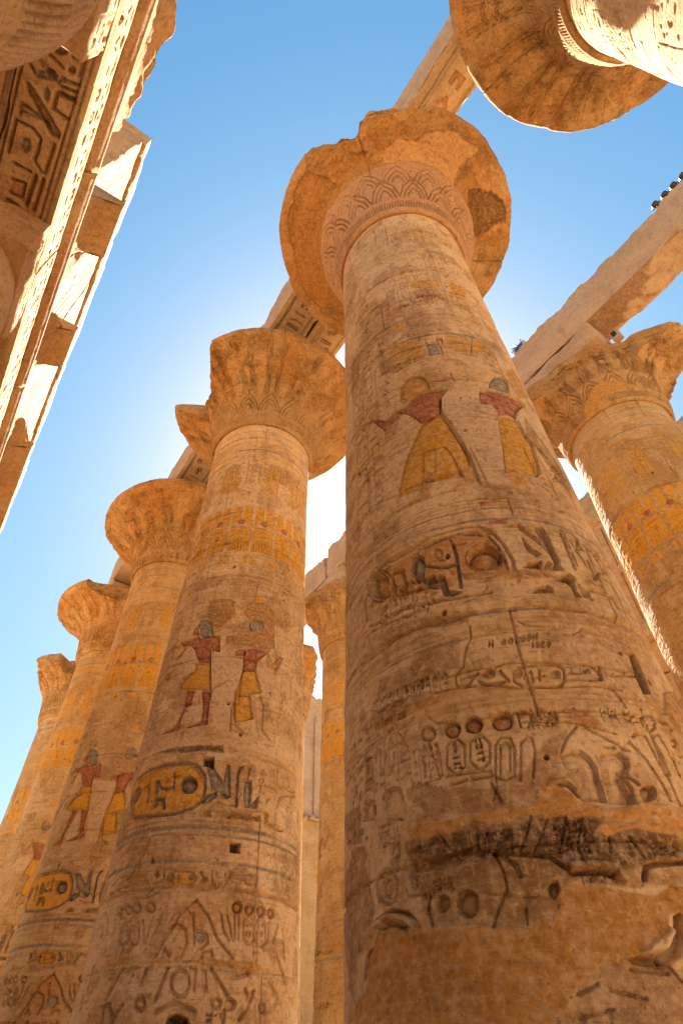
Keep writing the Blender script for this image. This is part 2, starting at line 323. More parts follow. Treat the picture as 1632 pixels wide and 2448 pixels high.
# ------------------------------------------------------------------ carved programme of the columns (azimuth in degrees, height in metres)
DATA={1:[
('H',.016,0,[(-180,12.49),(180,12.49)],.02),
('H',.016,0,[(-180,10.81),(180,10.81)],.02),
('H',.016,0,[(-180,10.22),(180,10.22)],.03),
('H',.008,3,[(-180,10.1),(180,10.1)],.05),
('H',.019,0,[(-40,9.99),(20,9.99)],.02),
('H',.013,0,[(-10,9.46),(60,9.46)],.02),
('H',.01,0,[(-180,12.74),(180,12.74)],.015),
('F',0,2,[(31.3,12.17),(36.5,12.24),(41.3,12.16),(36.3,11.96),(31.2,11.94)]),
('F',0,2,[(5.5,11.67),(21.7,11.64),(20.9,11.49),(5.7,11.53)]),
('F',0,3,[(5.5,9.83),(10.5,9.82),(11.3,9.46),(5.2,9.47)]),
('F',0,1,[(33.4,10),(39,10.07),(35.5,9.64),(28.7,9.55)]),
('F',0,2,[(10.7,9.99),(14.5,9.97),(14.2,9.86),(10.8,9.87)]),
('F',0,1,[(32.9,12.35),(44.1,12.16),(41.6,11.84),(28.4,11.61)]),
('F',0,1,[(-12.4,10.83),(-4.7,10.68),(-5.8,10.54),(-13.7,10.66)]),
('F',0,5,[(-18.7,9.67),(-9.3,9.93),(2.3,9.83),(.8,9.46),(-8.5,9.35),(-18.5,9.49)]),
('P',.03,0,[(2,11.44),(8.9,11.42),(8.5,11.34),(2,11.32)]),
('L',.02,0,[(9.1,11.83),(13.8,11.88),(17.3,11.82)],.03),
('L',.025,0,[(-5.7,11.73),(-3.2,11.8),(-2.1,11.65),(-5.4,11.58)],.03),
('L',.02,0,[(5.3,11.25),(12.3,11.22)],.03),
('L',.02,0,[(16.3,11.01),(21.3,11.02)],.03),
('P',.03,0,[(-3.9,11.36),(-.0,11.38),(.1,11.31),(-3.4,11.28)]),
('L',.02,0,[(-32.9,11.64),(-29.8,11.79),(-26.7,11.76)],.04),
('L',.02,0,[(-23.9,10.5),(-22.4,10.07),(-21.9,9.62)],.02),
('L',.02,0,[(4.6,9.91),(5.2,9.61),(4.6,9.48)],.025),
('L',.02,0,[(10.7,9.86),(12.1,9.63),(11.7,9.42)],.025),
('L',.015,0,[(31.8,9.98),(28.3,9.54)],.02),
('T',.019,0,[(-13.8,11.17),(40.7,12.78)],7,3),
('T',.022,0,[(-49.4,9.48),(-28,12.62)],2,5),
('T',.029,0,[(35.4,9.31),(43.7,9.89)],2,8),
('T',.019,0,[(-18.6,9.25),(1.2,10.29)],4,12),
('P',.035,5,[(-14.9,8.71),(-14,8.86),(-11.3,8.96),(-7.6,8.99),(-3.3,8.96),(-.3,8.85),(1.3,8.66),(1.3,8.55),(-6.8,8.48),(-13.1,8.42),(-15.1,8.51)]),
('P',.03,2,[(-18,8.33),(-14.3,8.33),(-6.8,8.48),(1.5,8.51),(9.2,8.46),(5.2,8.28),(3.3,7.97),(-1.2,7.89),(-6.5,7.84),(-8.7,7.99),(-13.8,8.22)]),
('P',.022,2,[(-18.3,8.36),(-13.8,8.22),(-21,8.1),(-25.6,8.04),(-30.7,8.36),(-32.9,8.48),(-31,8.49),(-24.1,8.23)]),
('P',.04,1,[(-7,7.81),(-1.2,7.89),(3.2,7.95),(5,7.77),(7.2,7.5),(9.1,7.22),(10.7,7.02),(10.2,6.78),(5.3,6.78),(6.4,6.63),(1.2,6.62),(-6.7,6.64),(-10.5,6.75),(-11.8,6.6),(-23.1,6.62),(-21.2,6.85),(-17.2,7.21),(-12.1,7.51),(-8.1,7.72)]),
('L',.025,0,[(-8.6,7.22),(-2.8,7.22),(1.5,7.22),(3.5,7.07),(5.3,6.78),(6.2,6.6)],.03),
('L',.018,0,[(-8.2,7.21),(-9.9,6.8)],.02),
('L',.01,0,[(-9.3,7.43),(-1.8,7.42),(6.8,7.42)],.015),
('L',.015,0,[(-2.5,7.2),(-4.8,6.76)],.02),
('L',.04,0,[(4.7,8.27),(3.7,7.97),(6.5,7.65),(8.8,7.29),(10.8,6.93),(11.5,6.63),(12,6.46)],.04),
('L',.02,0,[(11.9,7.11),(13.6,6.74),(14.6,6.51)],.03),
('F',0,5,[(-10.3,6.78),(-5.3,6.8),(-7.7,6.43),(-11.8,6.41),(-22.3,6.37),(-25.6,6.35),(-15.9,6.47),(-12.1,6.52)]),
('F',0,5,[(6.1,6.8),(10,6.8),(11.1,6.46),(-1.2,6.41),(6.1,6.57)]),
('P',.03,3,[(31.8,8.58),(33.9,8.78),(38.5,8.99),(44.8,9.11),(47.5,9.04),(45,8.76),(43.9,8.61),(37.1,8.61)]),
('P',.035,2,[(25.7,8.47),(36.8,8.59),(43.6,8.58),(51.8,8.62),(54.9,8.57),(45.4,8.23),(40.9,7.96),(36.5,7.97),(31,7.92),(30.4,8.05),(29.9,8.14),(24.4,8.11),(24.4,8.27)]),
('P',.035,1,[(30.8,7.9),(36.3,7.94),(40.7,7.94),(41.2,7.85),(42.9,7.63),(45.2,7.43),(43.8,7.24),(42.5,6.84),(37.4,6.68),(29.2,6.75),(23.9,6.66),(26.5,7.1),(29,7.59)]),
('F',0,5,[(24.8,6.73),(28.6,6.76),(29.9,6.67),(35.6,6.52),(29.8,6.44),(24.8,6.41),(24.3,6.55)]),
('F',0,5,[(51,9.46),(61.3,9.79),(69.2,9.5),(75.1,9.29),(50.8,8.64),(48.3,9.01)]),
('L',.02,0,[(34,7.26),(38.3,7.28),(39,6.82)],.03),
('L',.04,0,[(41.7,7.9),(43.1,7.56),(48.7,7.39),(54.9,7.09),(60.1,6.61)],.045),
('L',.02,0,[(51.2,8.48),(57.7,8.32)],.03),
('L',.02,0,[(28.8,8.37),(36.2,8.31),(45.3,8.27)],.025),
('F',0,4,[(6.1,8.3),(25.5,8.48),(23.2,8.11),(30.7,8.09),(27.6,7.51),(25.7,7.1),(21,6.43),(14.4,6.48),(12,7.02),(5.8,7.8),(3.7,8.04)]),
('F',0,4,[(-15.5,8.24),(-7.7,7.82),(-10,7.64),(-18,7.19),(-28.9,7.12),(-25.7,7.99)]),
('T',.029,0,[(-48.1,6.61),(-27.4,8.92)],2,21),
('T',.032,0,[(47.6,6.79),(56.5,7.24)],1,23),
('T',.019,0,[(-50.4,8.41),(-17.7,10.54)],3,25),
('L',.03,5,[(-50.5,8.67),(-38.6,8.6),(-32.2,8.48)],.06),
('H',.026,0,[(-180,6.4),(180,6.4)],.05),
('H',.016,0,[(-180,6.21),(180,6.21)],.012),
('H',.016,0,[(-180,6.15),(180,6.15)],.012),
('H',.01,0,[(-180,6.1),(180,6.1)],.02),
('H',.008,3,[(-180,6.05),(180,6.05)],.02),
('H',.018,0,[(-180,5.94),(180,5.94)],.02),
('H',.008,3,[(-180,5.89),(180,5.89)],.03),
('F',0,2,[(9.8,6.16),(13.4,6.16),(13.1,6.1),(9.7,6.1)]),
('F',0,2,[(41.7,6.16),(45.7,6.21),(45.3,6.16),(41.4,6.11)]),
('F',0,2,[(11.5,5.88),(18.5,5.88),(17.9,5.8),(11.1,5.82)]),
('L',.017,0,[(20.8,6.16),(20.8,5.93)],.021),
('P',.05,0,[(13.3,7.48),(13.1,7.47),(12.8,7.46),(12.4,7.45),(11.9,7.45),(11.4,7.46),(11,7.46),(10.8,7.47),(10.8,7.48),(10.9,7.49),(11.3,7.5),(11.7,7.51),(12.2,7.51),(12.7,7.5),(13.1,7.5),(13.3,7.49)]),
('L',.013,0,[(23.2,6.3),(23.1,6.29),(22.8,6.28),(22.6,6.27),(22.3,6.27),(22.1,6.27),(21.9,6.28),(21.8,6.28),(21.9,6.29),(22,6.31),(22.2,6.31),(22.5,6.32),(22.8,6.32),(23,6.32),(23.2,6.32),(23.2,6.31),(23.2,6.3)],.014),
('F',0,1.5,[(-39.6,5.51),(-37.3,5.64),(-29.7,5.69),(-19.2,5.7),(-8.3,5.74),(.1,5.77),(6.5,5.76),(9.9,5.68),(12.6,5.5),(13.7,5.31),(13.5,5.18),(-1.8,5.21),(-5.2,5.07),(-16.1,5.11),(-28.8,5.2),(-39.3,5.3)]),
('L',.043,0,[(-44,5.18),(-44.3,5.45),(-41.8,5.55),(-39.3,5.69),(-30.7,5.75),(-20,5.76),(-8.9,5.8),(.4,5.82),(6.7,5.8),(11,5.73),(14.2,5.51),(15.6,5.3),(15,5.16)],.035),
('L',.025,3,[(-40,5.31),(-39.6,5.51),(-37,5.62),(-29.7,5.67),(-19.3,5.68),(-8.4,5.72),(.0,5.75),(6.3,5.73),(9.4,5.66),(12.1,5.49),(13.2,5.3),(13,5.18)],.021),
('L',.038,0,[(-42.6,5.1),(-36,5.04),(-25.3,5.04),(-14.2,4.97),(-4.5,4.93),(5.6,4.93)],.035),
('L',.025,0,[(-41.3,5),(-27.6,4.94),(-15.3,4.91)],.021),
('P',.13,0,[(12.5,5.34),(11.6,5.27),(9.9,5.23),(7.8,5.2),(5.5,5.19),(3.4,5.22),(1.8,5.27),(.8,5.33),(.8,5.39),(1.6,5.45),(3.2,5.5),(5.4,5.53),(7.7,5.53),(9.9,5.5),(11.6,5.46),(12.5,5.4)]),
('P',.11,0,[(-30.4,5.38),(-31.3,5.33),(-32.8,5.31),(-34.6,5.31),(-36.6,5.34),(-38.5,5.4),(-39.9,5.47),(-40.6,5.54),(-40.4,5.61),(-39.2,5.66),(-37.4,5.68),(-35.4,5.67),(-33.3,5.64),(-31.7,5.58),(-30.5,5.52),(-30.1,5.45)]),
('L',.017,0,[(13.2,5.34),(12.2,5.26),(10.3,5.21),(7.9,5.18),(5.4,5.17),(3,5.2),(1.2,5.25),(.1,5.32),(.0,5.4),(1,5.47),(2.8,5.52),(5.2,5.55),(7.9,5.55),(10.4,5.53),(12.3,5.48),(13.3,5.41),(13.2,5.34)],.014),
('L',.025,0,[(-29,5.35),(-30.2,5.3),(-32,5.27),(-34.4,5.27),(-37,5.31),(-39.5,5.38),(-41.5,5.48),(-42.5,5.57),(-42.2,5.65),(-40.7,5.71),(-38.4,5.73),(-35.6,5.71),(-33,5.67),(-30.8,5.6),(-29.4,5.52),(-28.7,5.43),(-29,5.35)],.021),
('L',.051,0,[(-27.7,5.53),(-23.8,5.51),(-23.1,5.37),(-23,5.23)],.049),
('L',.043,0,[(-28.5,5.51),(-27.7,5.3)],.042),
('L',.034,0,[(-25.6,5.27),(-22,5.2)],.028),
('P',.07,3,[(-19.1,5.6),(-16.3,5.61),(-14.5,5.55),(-14.4,5.43),(-15.5,5.31),(-19.4,5.34),(-20.3,5.47)]),
('P',.05,3,[(-19.2,5.33),(-11.3,5.27),(-12.3,5.23),(-18.2,5.25)]),
('L',.038,3,[(-14.3,5.44),(-9.3,5.35),(-3.8,5.33)],.032),
('L',.043,3,[(-3.2,5.61),(-2.8,5.45),(-3.1,5.25),(-3.4,5.05)],.035),
('L',.03,0,[(-3.9,5.7),(-3.2,5.59),(1.2,5.6)],.025),
('L',.021,0,[(-7.7,5.52),(-7.9,5.5),(-8.3,5.48),(-8.8,5.47),(-9.3,5.47),(-9.7,5.49),(-10.1,5.5),(-10.3,5.53),(-10.3,5.55),(-10,5.58),(-9.7,5.6),(-9.2,5.6),(-8.7,5.6),(-8.2,5.59),(-7.9,5.57),(-7.7,5.55),(-7.7,5.52)],.021),
('L',.021,0,[(-11.2,5.47),(-7.3,5.43)],.021),
('P',.07,3,[(-15.5,5.27),(-8.2,5.24),(-7.6,5.05),(-3.1,4.98),(-7.2,4.97),(-9.7,5),(-10.3,5.14),(-15.4,5.18)]),
('L',.034,0,[(-25.8,5.21),(-15.9,5.17),(-11.2,5.12)],.042),
('L',.034,0,[(-17.3,5.7),(-16.4,5.59)],.028),
('T',.048,0,[(-35.3,4.87),(-10.8,5.34)],5,31),
('B',0,5,[(-1.8,5.21),(14.5,5.16),(28.5,5.16),(27.8,5.09),(17.2,5.05),(6.6,5.07),(-1.9,5.13)]),
('P',.05,0,[(21.3,5.62),(23.3,5.48),(26.3,5.4),(24.4,5.35),(21.3,5.41)]),
('L',.06,0,[(18.4,5.78),(21.3,5.78),(24.1,5.67),(27,5.57)],.056),
('P',.055,3,[(27.4,5.81),(29.9,5.81),(30.8,5.7),(31.9,5.56),(32.6,5.44),(31.9,5.3),(30.3,5.28),(30,5.39),(28.9,5.47),(26.8,5.55),(28.2,5.59),(27.8,5.7)]),
('L',.06,0,[(27.4,5.81),(30.4,5.8),(31.4,5.61),(32.3,5.42),(31.9,5.3)],.042),
('L',.043,0,[(38.2,5.8),(39.6,5.84),(43.9,5.84),(46.2,5.78),(45.3,5.68)],.035),
('L',.043,0,[(38.2,5.8),(38.4,5.61),(38.4,5.4),(38.1,5.28)],.035),
('P',.07,0,[(43.1,5.64),(46.4,5.67),(47.6,5.62),(43.6,5.59)]),
('L',.034,0,[(49,5.7),(52.8,5.63),(54.4,5.4)],.035),
('L',.034,0,[(42,5.71),(43.3,5.5),(44.3,5.41)],.035),
('P',.09,5,[(18.3,5.2),(21,5.28),(25.7,5.31),(24.6,5.18)]),
('P',.07,0,[(25.8,5.25),(28.2,5.31),(29.6,5.27),(32.4,5.29),(33.2,5.24),(28.7,5.18),(25.3,5.17)]),
('P',.3,6,[(27.9,5.13),(31,5.14),(34.8,5.2),(36.7,5.15),(35,5.06),(34.4,4.96),(35.6,4.91),(33.4,4.9),(33.2,5.01),(31.6,5.06),(28.5,5.06)]),
('P',.09,0,[(18.8,4.89),(20,4.96),(22.3,4.99),(24.4,4.99),(25.7,4.95),(25.7,4.9)]),
('L',.051,0,[(41,5.04),(51.7,5.06)],.056),
('L',.068,0,[(54.5,5.64),(60.2,5.62),(74.5,5.75)],.07),
('L',.043,0,[(40.4,5.15),(42.7,5.16),(48.9,5.16)],.035),
('L',.043,0,[(47.1,5.24),(51.5,5.39),(52.8,5.38)],.035),
('L',.043,0,[(51.9,5.31),(55.8,5.29),(57.3,5.17)],.035),
('L',.043,0,[(52.7,4.94),(52.5,5.03)],.042),
('L',.051,0,[(37.2,4.99),(39.8,4.92)],.049),
('L',.051,0,[(59.9,5),(65.8,5.03),(74.2,5)],.056),
('L',.025,0,[(32.2,5.23),(37,5.14)],.028),
('L',.034,0,[(46.5,5.47),(46.9,5.3),(46.3,5.23)],.035),
('P',.05,0,[(36.5,5.1),(39.9,5),(39.8,4.92),(36.5,4.91)]),
('T',.048,0,[(39.6,5.32),(40.3,5.8)],1,41),
('H',.016,0,[(-180,4.75),(180,4.75)],.02),
('H',.01,3,[(-180,4.72),(180,4.72)],.025),
('H',.016,0,[(-180,4.62),(180,4.62)],.015),
('H',.013,0,[(-180,4.58),(180,4.58)],.015),
('H',.016,0,[(-180,4.53),(180,4.53)],.015),
('H',.018,0,[(-180,4.49),(180,4.49)],.02),
('L',.021,0,[(11.4,4.59),(13.4,4.54),(16.7,4.52),(20.2,4.52)],.014),
('L',.025,0,[(1.2,4.36),(1.6,4.41)],.014),
('L',.025,0,[(2.2,4.35),(2.6,4.41)],.014),
('L',.025,0,[(1.4,4.38),(2.4,4.38)],.014),
('L',.025,0,[(6.2,4.4),(5.8,4.42),(5.1,4.4),(5,4.38),(5.3,4.36),(5.9,4.37),(6,4.39),(5.6,4.39)],.014),
('L',.025,0,[(7.6,4.36),(7.2,4.38),(7.4,4.41),(8,4.42),(8.4,4.4),(8.2,4.38),(7.6,4.36)],.014),
('L',.025,0,[(9.1,4.37),(9.5,4.43),(10.3,4.42),(10.2,4.4),(9.3,4.4)],.014),
('L',.025,0,[(9.6,4.4),(10,4.37)],.014),
('L',.025,0,[(10.8,4.38),(11.2,4.43),(11.9,4.43),(12,4.4),(11.5,4.38),(10.8,4.38)],.014),
('L',.025,0,[(13,4.38),(12.7,4.4),(12.9,4.42),(13.5,4.44),(13.8,4.42),(13.7,4.4),(13,4.38)],.014),
('L',.025,0,[(14.4,4.39),(14.8,4.44),(15.4,4.39),(15.8,4.44)],.014),
('L',.025,0,[(13.7,4.31),(14,4.36)],.014),
('L',.025,0,[(15.1,4.34),(14.7,4.35),(15.3,4.36),(15.6,4.35),(15.1,4.34),(14.5,4.32),(14.9,4.31),(15.5,4.32),(15.1,4.34)],.014),
('L',.025,0,[(16.2,4.35),(16.8,4.36),(17.1,4.35),(15.9,4.31),(16.9,4.31)],.014),
('L',.025,0,[(18.3,4.34),(18,4.35),(18.6,4.36),(18.9,4.35),(18.3,4.34),(17.7,4.33),(18.1,4.31),(18.7,4.33),(18.3,4.34)],.014),
('L',.025,0,[(-3.2,4.59),(-3.5,4.48),(-6.3,4.34),(-7.3,4.21),(-10,4.16)],.017),
('L',.025,0,[(-14.2,4.15),(-8.6,4.16),(-2.1,4.16),(6.8,4.18),(13,4.17),(21.7,4.15),(27.7,4.15),(40.2,4.13)],.017),
('L',.025,0,[(-17.5,4.05),(-9.4,4.03),(-.6,4),(6.8,3.94),(16.9,3.93),(26.6,3.95),(36.4,3.95)],.017),
('L',.034,0,[(6.2,4.1),(7.7,4.13),(12.7,4.14),(18.9,4.13),(20.4,4.09),(19.8,4),(18.4,3.95),(14,3.94),(7.6,3.96),(5.8,4.01),(6.2,4.1)],.019),
('P',.04,0,[(8.6,4.07),(8.4,4.06),(8.1,4.05),(7.7,4.04),(7.3,4.04),(6.9,4.04),(6.6,4.05),(6.5,4.07),(6.5,4.08),(6.7,4.09),(7,4.1),(7.4,4.11),(7.9,4.11),(8.2,4.11),(8.5,4.1),(8.7,4.09)]),
('P',.04,0,[(19,4.05),(18.7,4.03),(18.3,4.02),(17.7,4.01),(17.1,4.01),(16.6,4.01),(16.2,4.02),(16,4.03),(16,4.05),(16.2,4.06),(16.7,4.07),(17.2,4.08),(17.8,4.08),(18.4,4.08),(18.8,4.07),(19,4.06)]),
('P',.048,0,[(1.2,4.1),(1,4.08),(.5,4.07),(-.1,4.06),(-.8,4.06),(-1.5,4.07),(-2,4.08),(-2.4,4.1),(-2.4,4.12),(-2.2,4.13),(-1.7,4.14),(-1,4.15),(-.3,4.15),(.4,4.14),(.9,4.13),(1.2,4.11)]),
('L',.025,0,[(8.7,4.03),(9,4.07),(11,4.08),(11.1,4.01)],.019),
('L',.025,0,[(12.1,4.03),(14.3,4.04)],.019),
('L',.025,0,[(13.5,4.09),(12.8,4)],.017),
('L',.025,0,[(21.7,4.12),(27.6,4.14)],.019),
('L',.025,0,[(21,4.05),(26.7,4.07)],.019),
('L',.025,0,[(20.4,4),(27.2,4)],.019),
('L',.034,0,[(29,4.14),(31,4.08)],.022),
('L',.034,0,[(32,4.15),(30.6,4.02)],.022),
('L',.034,0,[(34.7,4.08),(43.5,4.12)],.022),
('P',.04,0,[(-4,4.06),(-1.8,4.02),(3.9,4.03),(3,4),(-1.3,3.99),(-3.7,4.01)]),
('L',.034,0,[(2.7,4.12),(3.5,4.07),(4.4,4.02)],.022),
('L',.025,0,[(28.1,4.01),(31,4.02)],.022),
('L',.025,0,[(-10.2,4.13),(-10.3,4.05),(-6.7,4.04),(-3.6,4.13)],.017),
('L',.025,0,[(-9,4.1),(-5,4.11)],.017),
('P',.22,6,[(46.4,4.4),(49.3,4.39),(49.4,4.23),(48,4),(44.5,3.97),(44.3,4.12),(45.5,4.28)]),
('T',.032,0,[(-41.5,4.06),(-11.9,4.23)],9,51),
('T',.032,0,[(22.6,4.06),(38.2,4.11)],6,57),
('F',0,5,[(-43.2,4.02),(-30.2,4.1),(-18.9,4.06),(-9.3,4.04),(-12.4,3.96),(-26.4,3.93),(-40.8,3.95)]),
('F',0,5,[(-3,4.02),(4.4,4.02),(5,3.94),(-3.4,3.96)]),
('H',.016,0,[(-180,3.89),(180,3.89)],.03),
('H',.016,0,[(-180,3.84),(180,3.84)],.02),
('H',.013,0,[(-180,3.69),(180,3.69)],.02),
('L',.043,0,[(-18.9,3.7),(-19.1,3.68),(-19.6,3.67),(-20.3,3.66),(-21.1,3.67),(-21.9,3.68),(-22.5,3.69),(-22.9,3.71),(-23,3.73),(-22.8,3.75),(-22.2,3.77),(-21.5,3.77),(-20.7,3.77),(-19.9,3.76),(-19.3,3.74),(-18.9,3.72),(-18.9,3.7)],.028),
('P',.035,2.5,[(-11.5,3.68),(-11.8,3.66),(-12.3,3.65),(-13.1,3.64),(-14,3.64),(-14.8,3.65),(-15.5,3.67),(-15.9,3.69),(-16,3.72),(-15.7,3.74),(-15.1,3.75),(-14.3,3.76),(-13.4,3.76),(-12.6,3.75),(-11.9,3.73),(-11.5,3.71)]),
('P',.04,2,[(-5.3,3.68),(-5.6,3.66),(-6.2,3.65),(-7,3.64),(-8,3.64),(-8.8,3.65),(-9.5,3.67),(-9.9,3.69),(-10,3.71),(-9.7,3.74),(-9.1,3.75),(-8.2,3.76),(-7.3,3.76),(-6.4,3.75),(-5.7,3.73),(-5.3,3.71)]),
('P',.04,2.5,[(2.8,3.68),(2.4,3.65),(1.7,3.63),(.7,3.62),(-.3,3.62),(-1.2,3.63),(-2,3.65),(-2.4,3.67),(-2.4,3.7),(-2,3.72),(-1.3,3.74),(-.4,3.75),(.7,3.75),(1.6,3.74),(2.4,3.72),(2.8,3.7)]),
('L',.025,0,[(-11.4,3.68),(-11.7,3.66),(-12.3,3.64),(-13.1,3.64),(-14,3.64),(-14.9,3.65),(-15.6,3.67),(-16,3.69),(-16.1,3.72),(-15.8,3.74),(-15.2,3.76),(-14.3,3.76),(-13.4,3.76),(-12.5,3.75),(-11.8,3.73),(-11.4,3.71),(-11.4,3.68)],.017),
('L',.025,0,[(-5.1,3.68),(-5.5,3.66),(-6.1,3.64),(-7,3.63),(-8,3.64),(-8.9,3.65),(-9.7,3.66),(-10.1,3.69),(-10.2,3.71),(-9.8,3.74),(-9.2,3.76),(-8.3,3.76),(-7.2,3.76),(-6.3,3.75),(-5.6,3.73),(-5.2,3.71),(-5.1,3.68)],.017),
('L',.025,0,[(2.9,3.67),(2.5,3.65),(1.8,3.63),(.8,3.62),(-.3,3.62),(-1.3,3.63),(-2.1,3.65),(-2.6,3.67),(-2.6,3.7),(-2.2,3.73),(-1.4,3.75),(-.4,3.76),(.7,3.76),(1.7,3.75),(2.5,3.73),(2.9,3.7),(2.9,3.67)],.017),
('L',.025,0,[(-13.3,3.62),(-12.4,3.61),(-10.8,3.55),(-11.6,3.39),(-13.8,3.35),(-14.7,3.36),(-16.4,3.42),(-15.6,3.58),(-13.3,3.62)],.017),
('L',.025,0,[(-6.8,3.6),(-5.8,3.6),(-4.2,3.53),(-5.1,3.39),(-7.4,3.34),(-8.4,3.35),(-10,3.42),(-9.2,3.56),(-6.8,3.6)],.017),
('T',.04,0,[(-14.7,3.36),(-12.3,3.61)],1,61),
('T',.048,0,[(-8.2,3.36),(-6,3.59)],1,62),
('L',.034,0,[(-16.1,3.28),(-11.6,3.29)],.022),
('L',.043,0,[(-10.5,3.29),(-5.3,3.29)],.028),
('L',.025,0,[(-16.8,3.35),(-5.2,3.32)],.017),
('L',.021,0,[(-4.4,3.27),(-2.8,3.51),(-1,3.56),(1.2,3.55),(1.7,3.47),(.2,3.27),(-2.1,3.24),(-3.6,3.26)],.017),
('L',.021,0,[(1.4,3.23),(3.6,3.5),(5.3,3.54),(6.6,3.53),(6.6,3.44),(4.5,3.24)],.017),
('L',.021,0,[(-3.1,3.29),(-1.6,3.5),(-.1,3.52),(.7,3.48),(-.6,3.3)],.017),
('L',.021,0,[(-22.5,3.64),(-23.7,3.53),(-23.1,3.4)],.017),
('L',.021,0,[(-20.8,3.63),(-20,3.5),(-18.7,3.35)],.017),
('L',.021,0,[(-18.5,3.61),(-18,3.5),(-18,3.36)],.017),
('P',.04,0,[(-39.3,3.2),(-38.7,3.36),(-36.8,3.4),(-33.6,3.4),(-31.2,3.36),(-30.4,3.24),(-30.7,3.12)]),
('P',.04,0,[(-49.8,3.27),(-48.2,3.4),(-45.5,3.41),(-42,3.37),(-41.5,3.22)]),
('L',.025,0,[(-5.7,3.24),(-4.8,3.16),(-4.1,3.11)],.017),
('P',.048,0,[(12.5,3.39),(13.5,3.41),(15.6,3.42),(17.8,3.41),(19.7,3.37),(20.4,3.33),(20.3,3.25),(20.1,3.14),(19.8,3.05),(14.6,3.06),(13.4,3.11),(15.2,3.15),(16,3.22),(15.6,3.26),(14.1,3.27),(13.1,3.28),(12.4,3.33)]),
('P',.048,0,[(22.1,3.37),(23.5,3.42),(25.8,3.43),(28.2,3.42),(29.7,3.37),(29.5,3.31),(28.2,3.27),(26.1,3.25),(26,3.17),(26.4,3.1),(26.8,3.04),(20.5,3.04),(20.9,3.14),(21.1,3.25)]),
('P',.064,0,[(34.1,3.14),(33.5,3.11),(32.7,3.09),(31.7,3.08),(30.7,3.07),(29.9,3.07),(29.4,3.09),(29.2,3.1),(29.3,3.13),(29.8,3.15),(30.6,3.17),(31.6,3.18),(32.6,3.19),(33.5,3.19),(34.1,3.18),(34.3,3.16)]),
('L',.034,0,[(44.4,3.74),(44.4,3.72),(43.8,3.69),(43,3.66),(41.9,3.64),(40.8,3.63),(39.9,3.63),(39.2,3.64),(38.8,3.66),(38.9,3.68),(39.3,3.71),(40.1,3.74),(41.1,3.76),(42.2,3.77),(43.2,3.77),(44,3.76),(44.4,3.74)],.017),
('L',.06,0,[(47.2,3.75),(49.7,3.75),(50.9,3.71)],.044),
('L',.034,0,[(33.8,3.55),(35.8,3.59),(38.1,3.57),(38.5,3.46),(39.6,3.28),(41.2,3.3),(41.2,3.44),(40.3,3.56),(41.5,3.6),(43.3,3.61),(44.8,3.43),(44.9,3.3)],.022),
('L',.034,0,[(32,3.5),(35.2,3.38),(37,3.23),(37.7,3.1)],.022),
('L',.051,0,[(26.6,3.24),(27.4,3.15),(26.9,3.05)],.028),
('L',.043,0,[(27.8,3.24),(29.9,3.19)],.028),
('L',.051,0,[(9.1,3.16),(10.4,3.18),(12,3.18),(12.8,3.15),(13.9,3.1)],.033),
('L',.025,0,[(5.3,3.66),(9.1,3.65),(16.7,3.64),(21.2,3.61),(24.4,3.59),(28.8,3.56)],.014),
('L',.025,0,[(24.1,3.45),(27,3.45)],.022),
('L',.025,0,[(47.5,3.59),(49.9,3.61),(49.7,3.56),(47.1,3.54)],.017),
('L',.025,0,[(47.6,3.48),(50.2,3.48)],.017),
('F',0,1.5,[(18.1,3.66),(21.5,3.75),(23.8,3.73),(26.1,3.6),(21.2,3.61)]),
('F',0,3,[(5.9,3.74),(7.1,3.74),(6.9,3.71),(5.8,3.71)]),
('F',0,2,[(5.6,3.76),(8,3.75),(7.5,3.7),(5.2,3.7)]),
('L',.017,0,[(8.1,3.76),(7.5,3.66),(6.3,3.61)],.017),
('L',.017,3,[(3.5,3.74),(4.7,3.74),(4.6,3.67),(4.6,3.62)],.017),
('L',.017,0,[(14.6,3.72),(14.5,3.71),(14.3,3.71),(14,3.7),(13.7,3.7),(13.4,3.7),(13.2,3.71),(13.1,3.71),(13.1,3.72),(13.2,3.73),(13.4,3.74),(13.7,3.74),(14.1,3.74),(14.3,3.74),(14.5,3.74),(14.7,3.73),(14.6,3.72)],.017),
('T',.032,0,[(26.9,3.65),(38,3.76)],5,71),
('T',.019,0,[(7.7,3.59),(15,3.74)],5,72),
('L',.025,0,[(12.4,3.39),(15.5,3.52),(18.7,3.6)],.017),
('L',.025,0,[(20.9,3.59),(25.6,3.51),(31,3.43)],.017),
('B',0,5,[(-31.1,3.05),(-29.4,3.08),(-24.5,3.07),(-15.9,3.04),(-12.4,3.05),(-5.9,3.05),(-1.6,3.06),(4,3.06),(5.6,3.13),(9.6,3.17),(12.3,3.13),(13.6,3.05),(21,3.02),(40.9,3.07),(41.7,3),(37.3,2.79),(34.1,2.88),(28.4,2.89),(21.7,2.87),(14.1,2.86),(17.1,2.91),(32.1,2.94),(17.9,2.94),(14.3,2.98),(7.9,2.99),(2.8,2.98),(-.8,2.97),(-4.5,2.95),(-7.4,2.97),(-11.7,2.98),(-14.7,2.95),(-19.8,2.97),(-24.9,2.99),(-29.1,2.98)]),
('F',0,6,[(-27,2.95),(-19.9,2.96),(-13,2.95),(-7.5,2.96),(-2.6,2.93),(.7,2.96),(7.8,2.98),(17.4,2.94),(14.1,2.86),(21.6,2.86),(35,2.86),(36.5,2.75),(24.3,2.69),(18.8,2.65),(9.7,2.68),(3.7,2.74),(-.1,2.74),(-8.7,2.78),(-13.9,2.79),(-23,2.69),(-27,2.8)]),
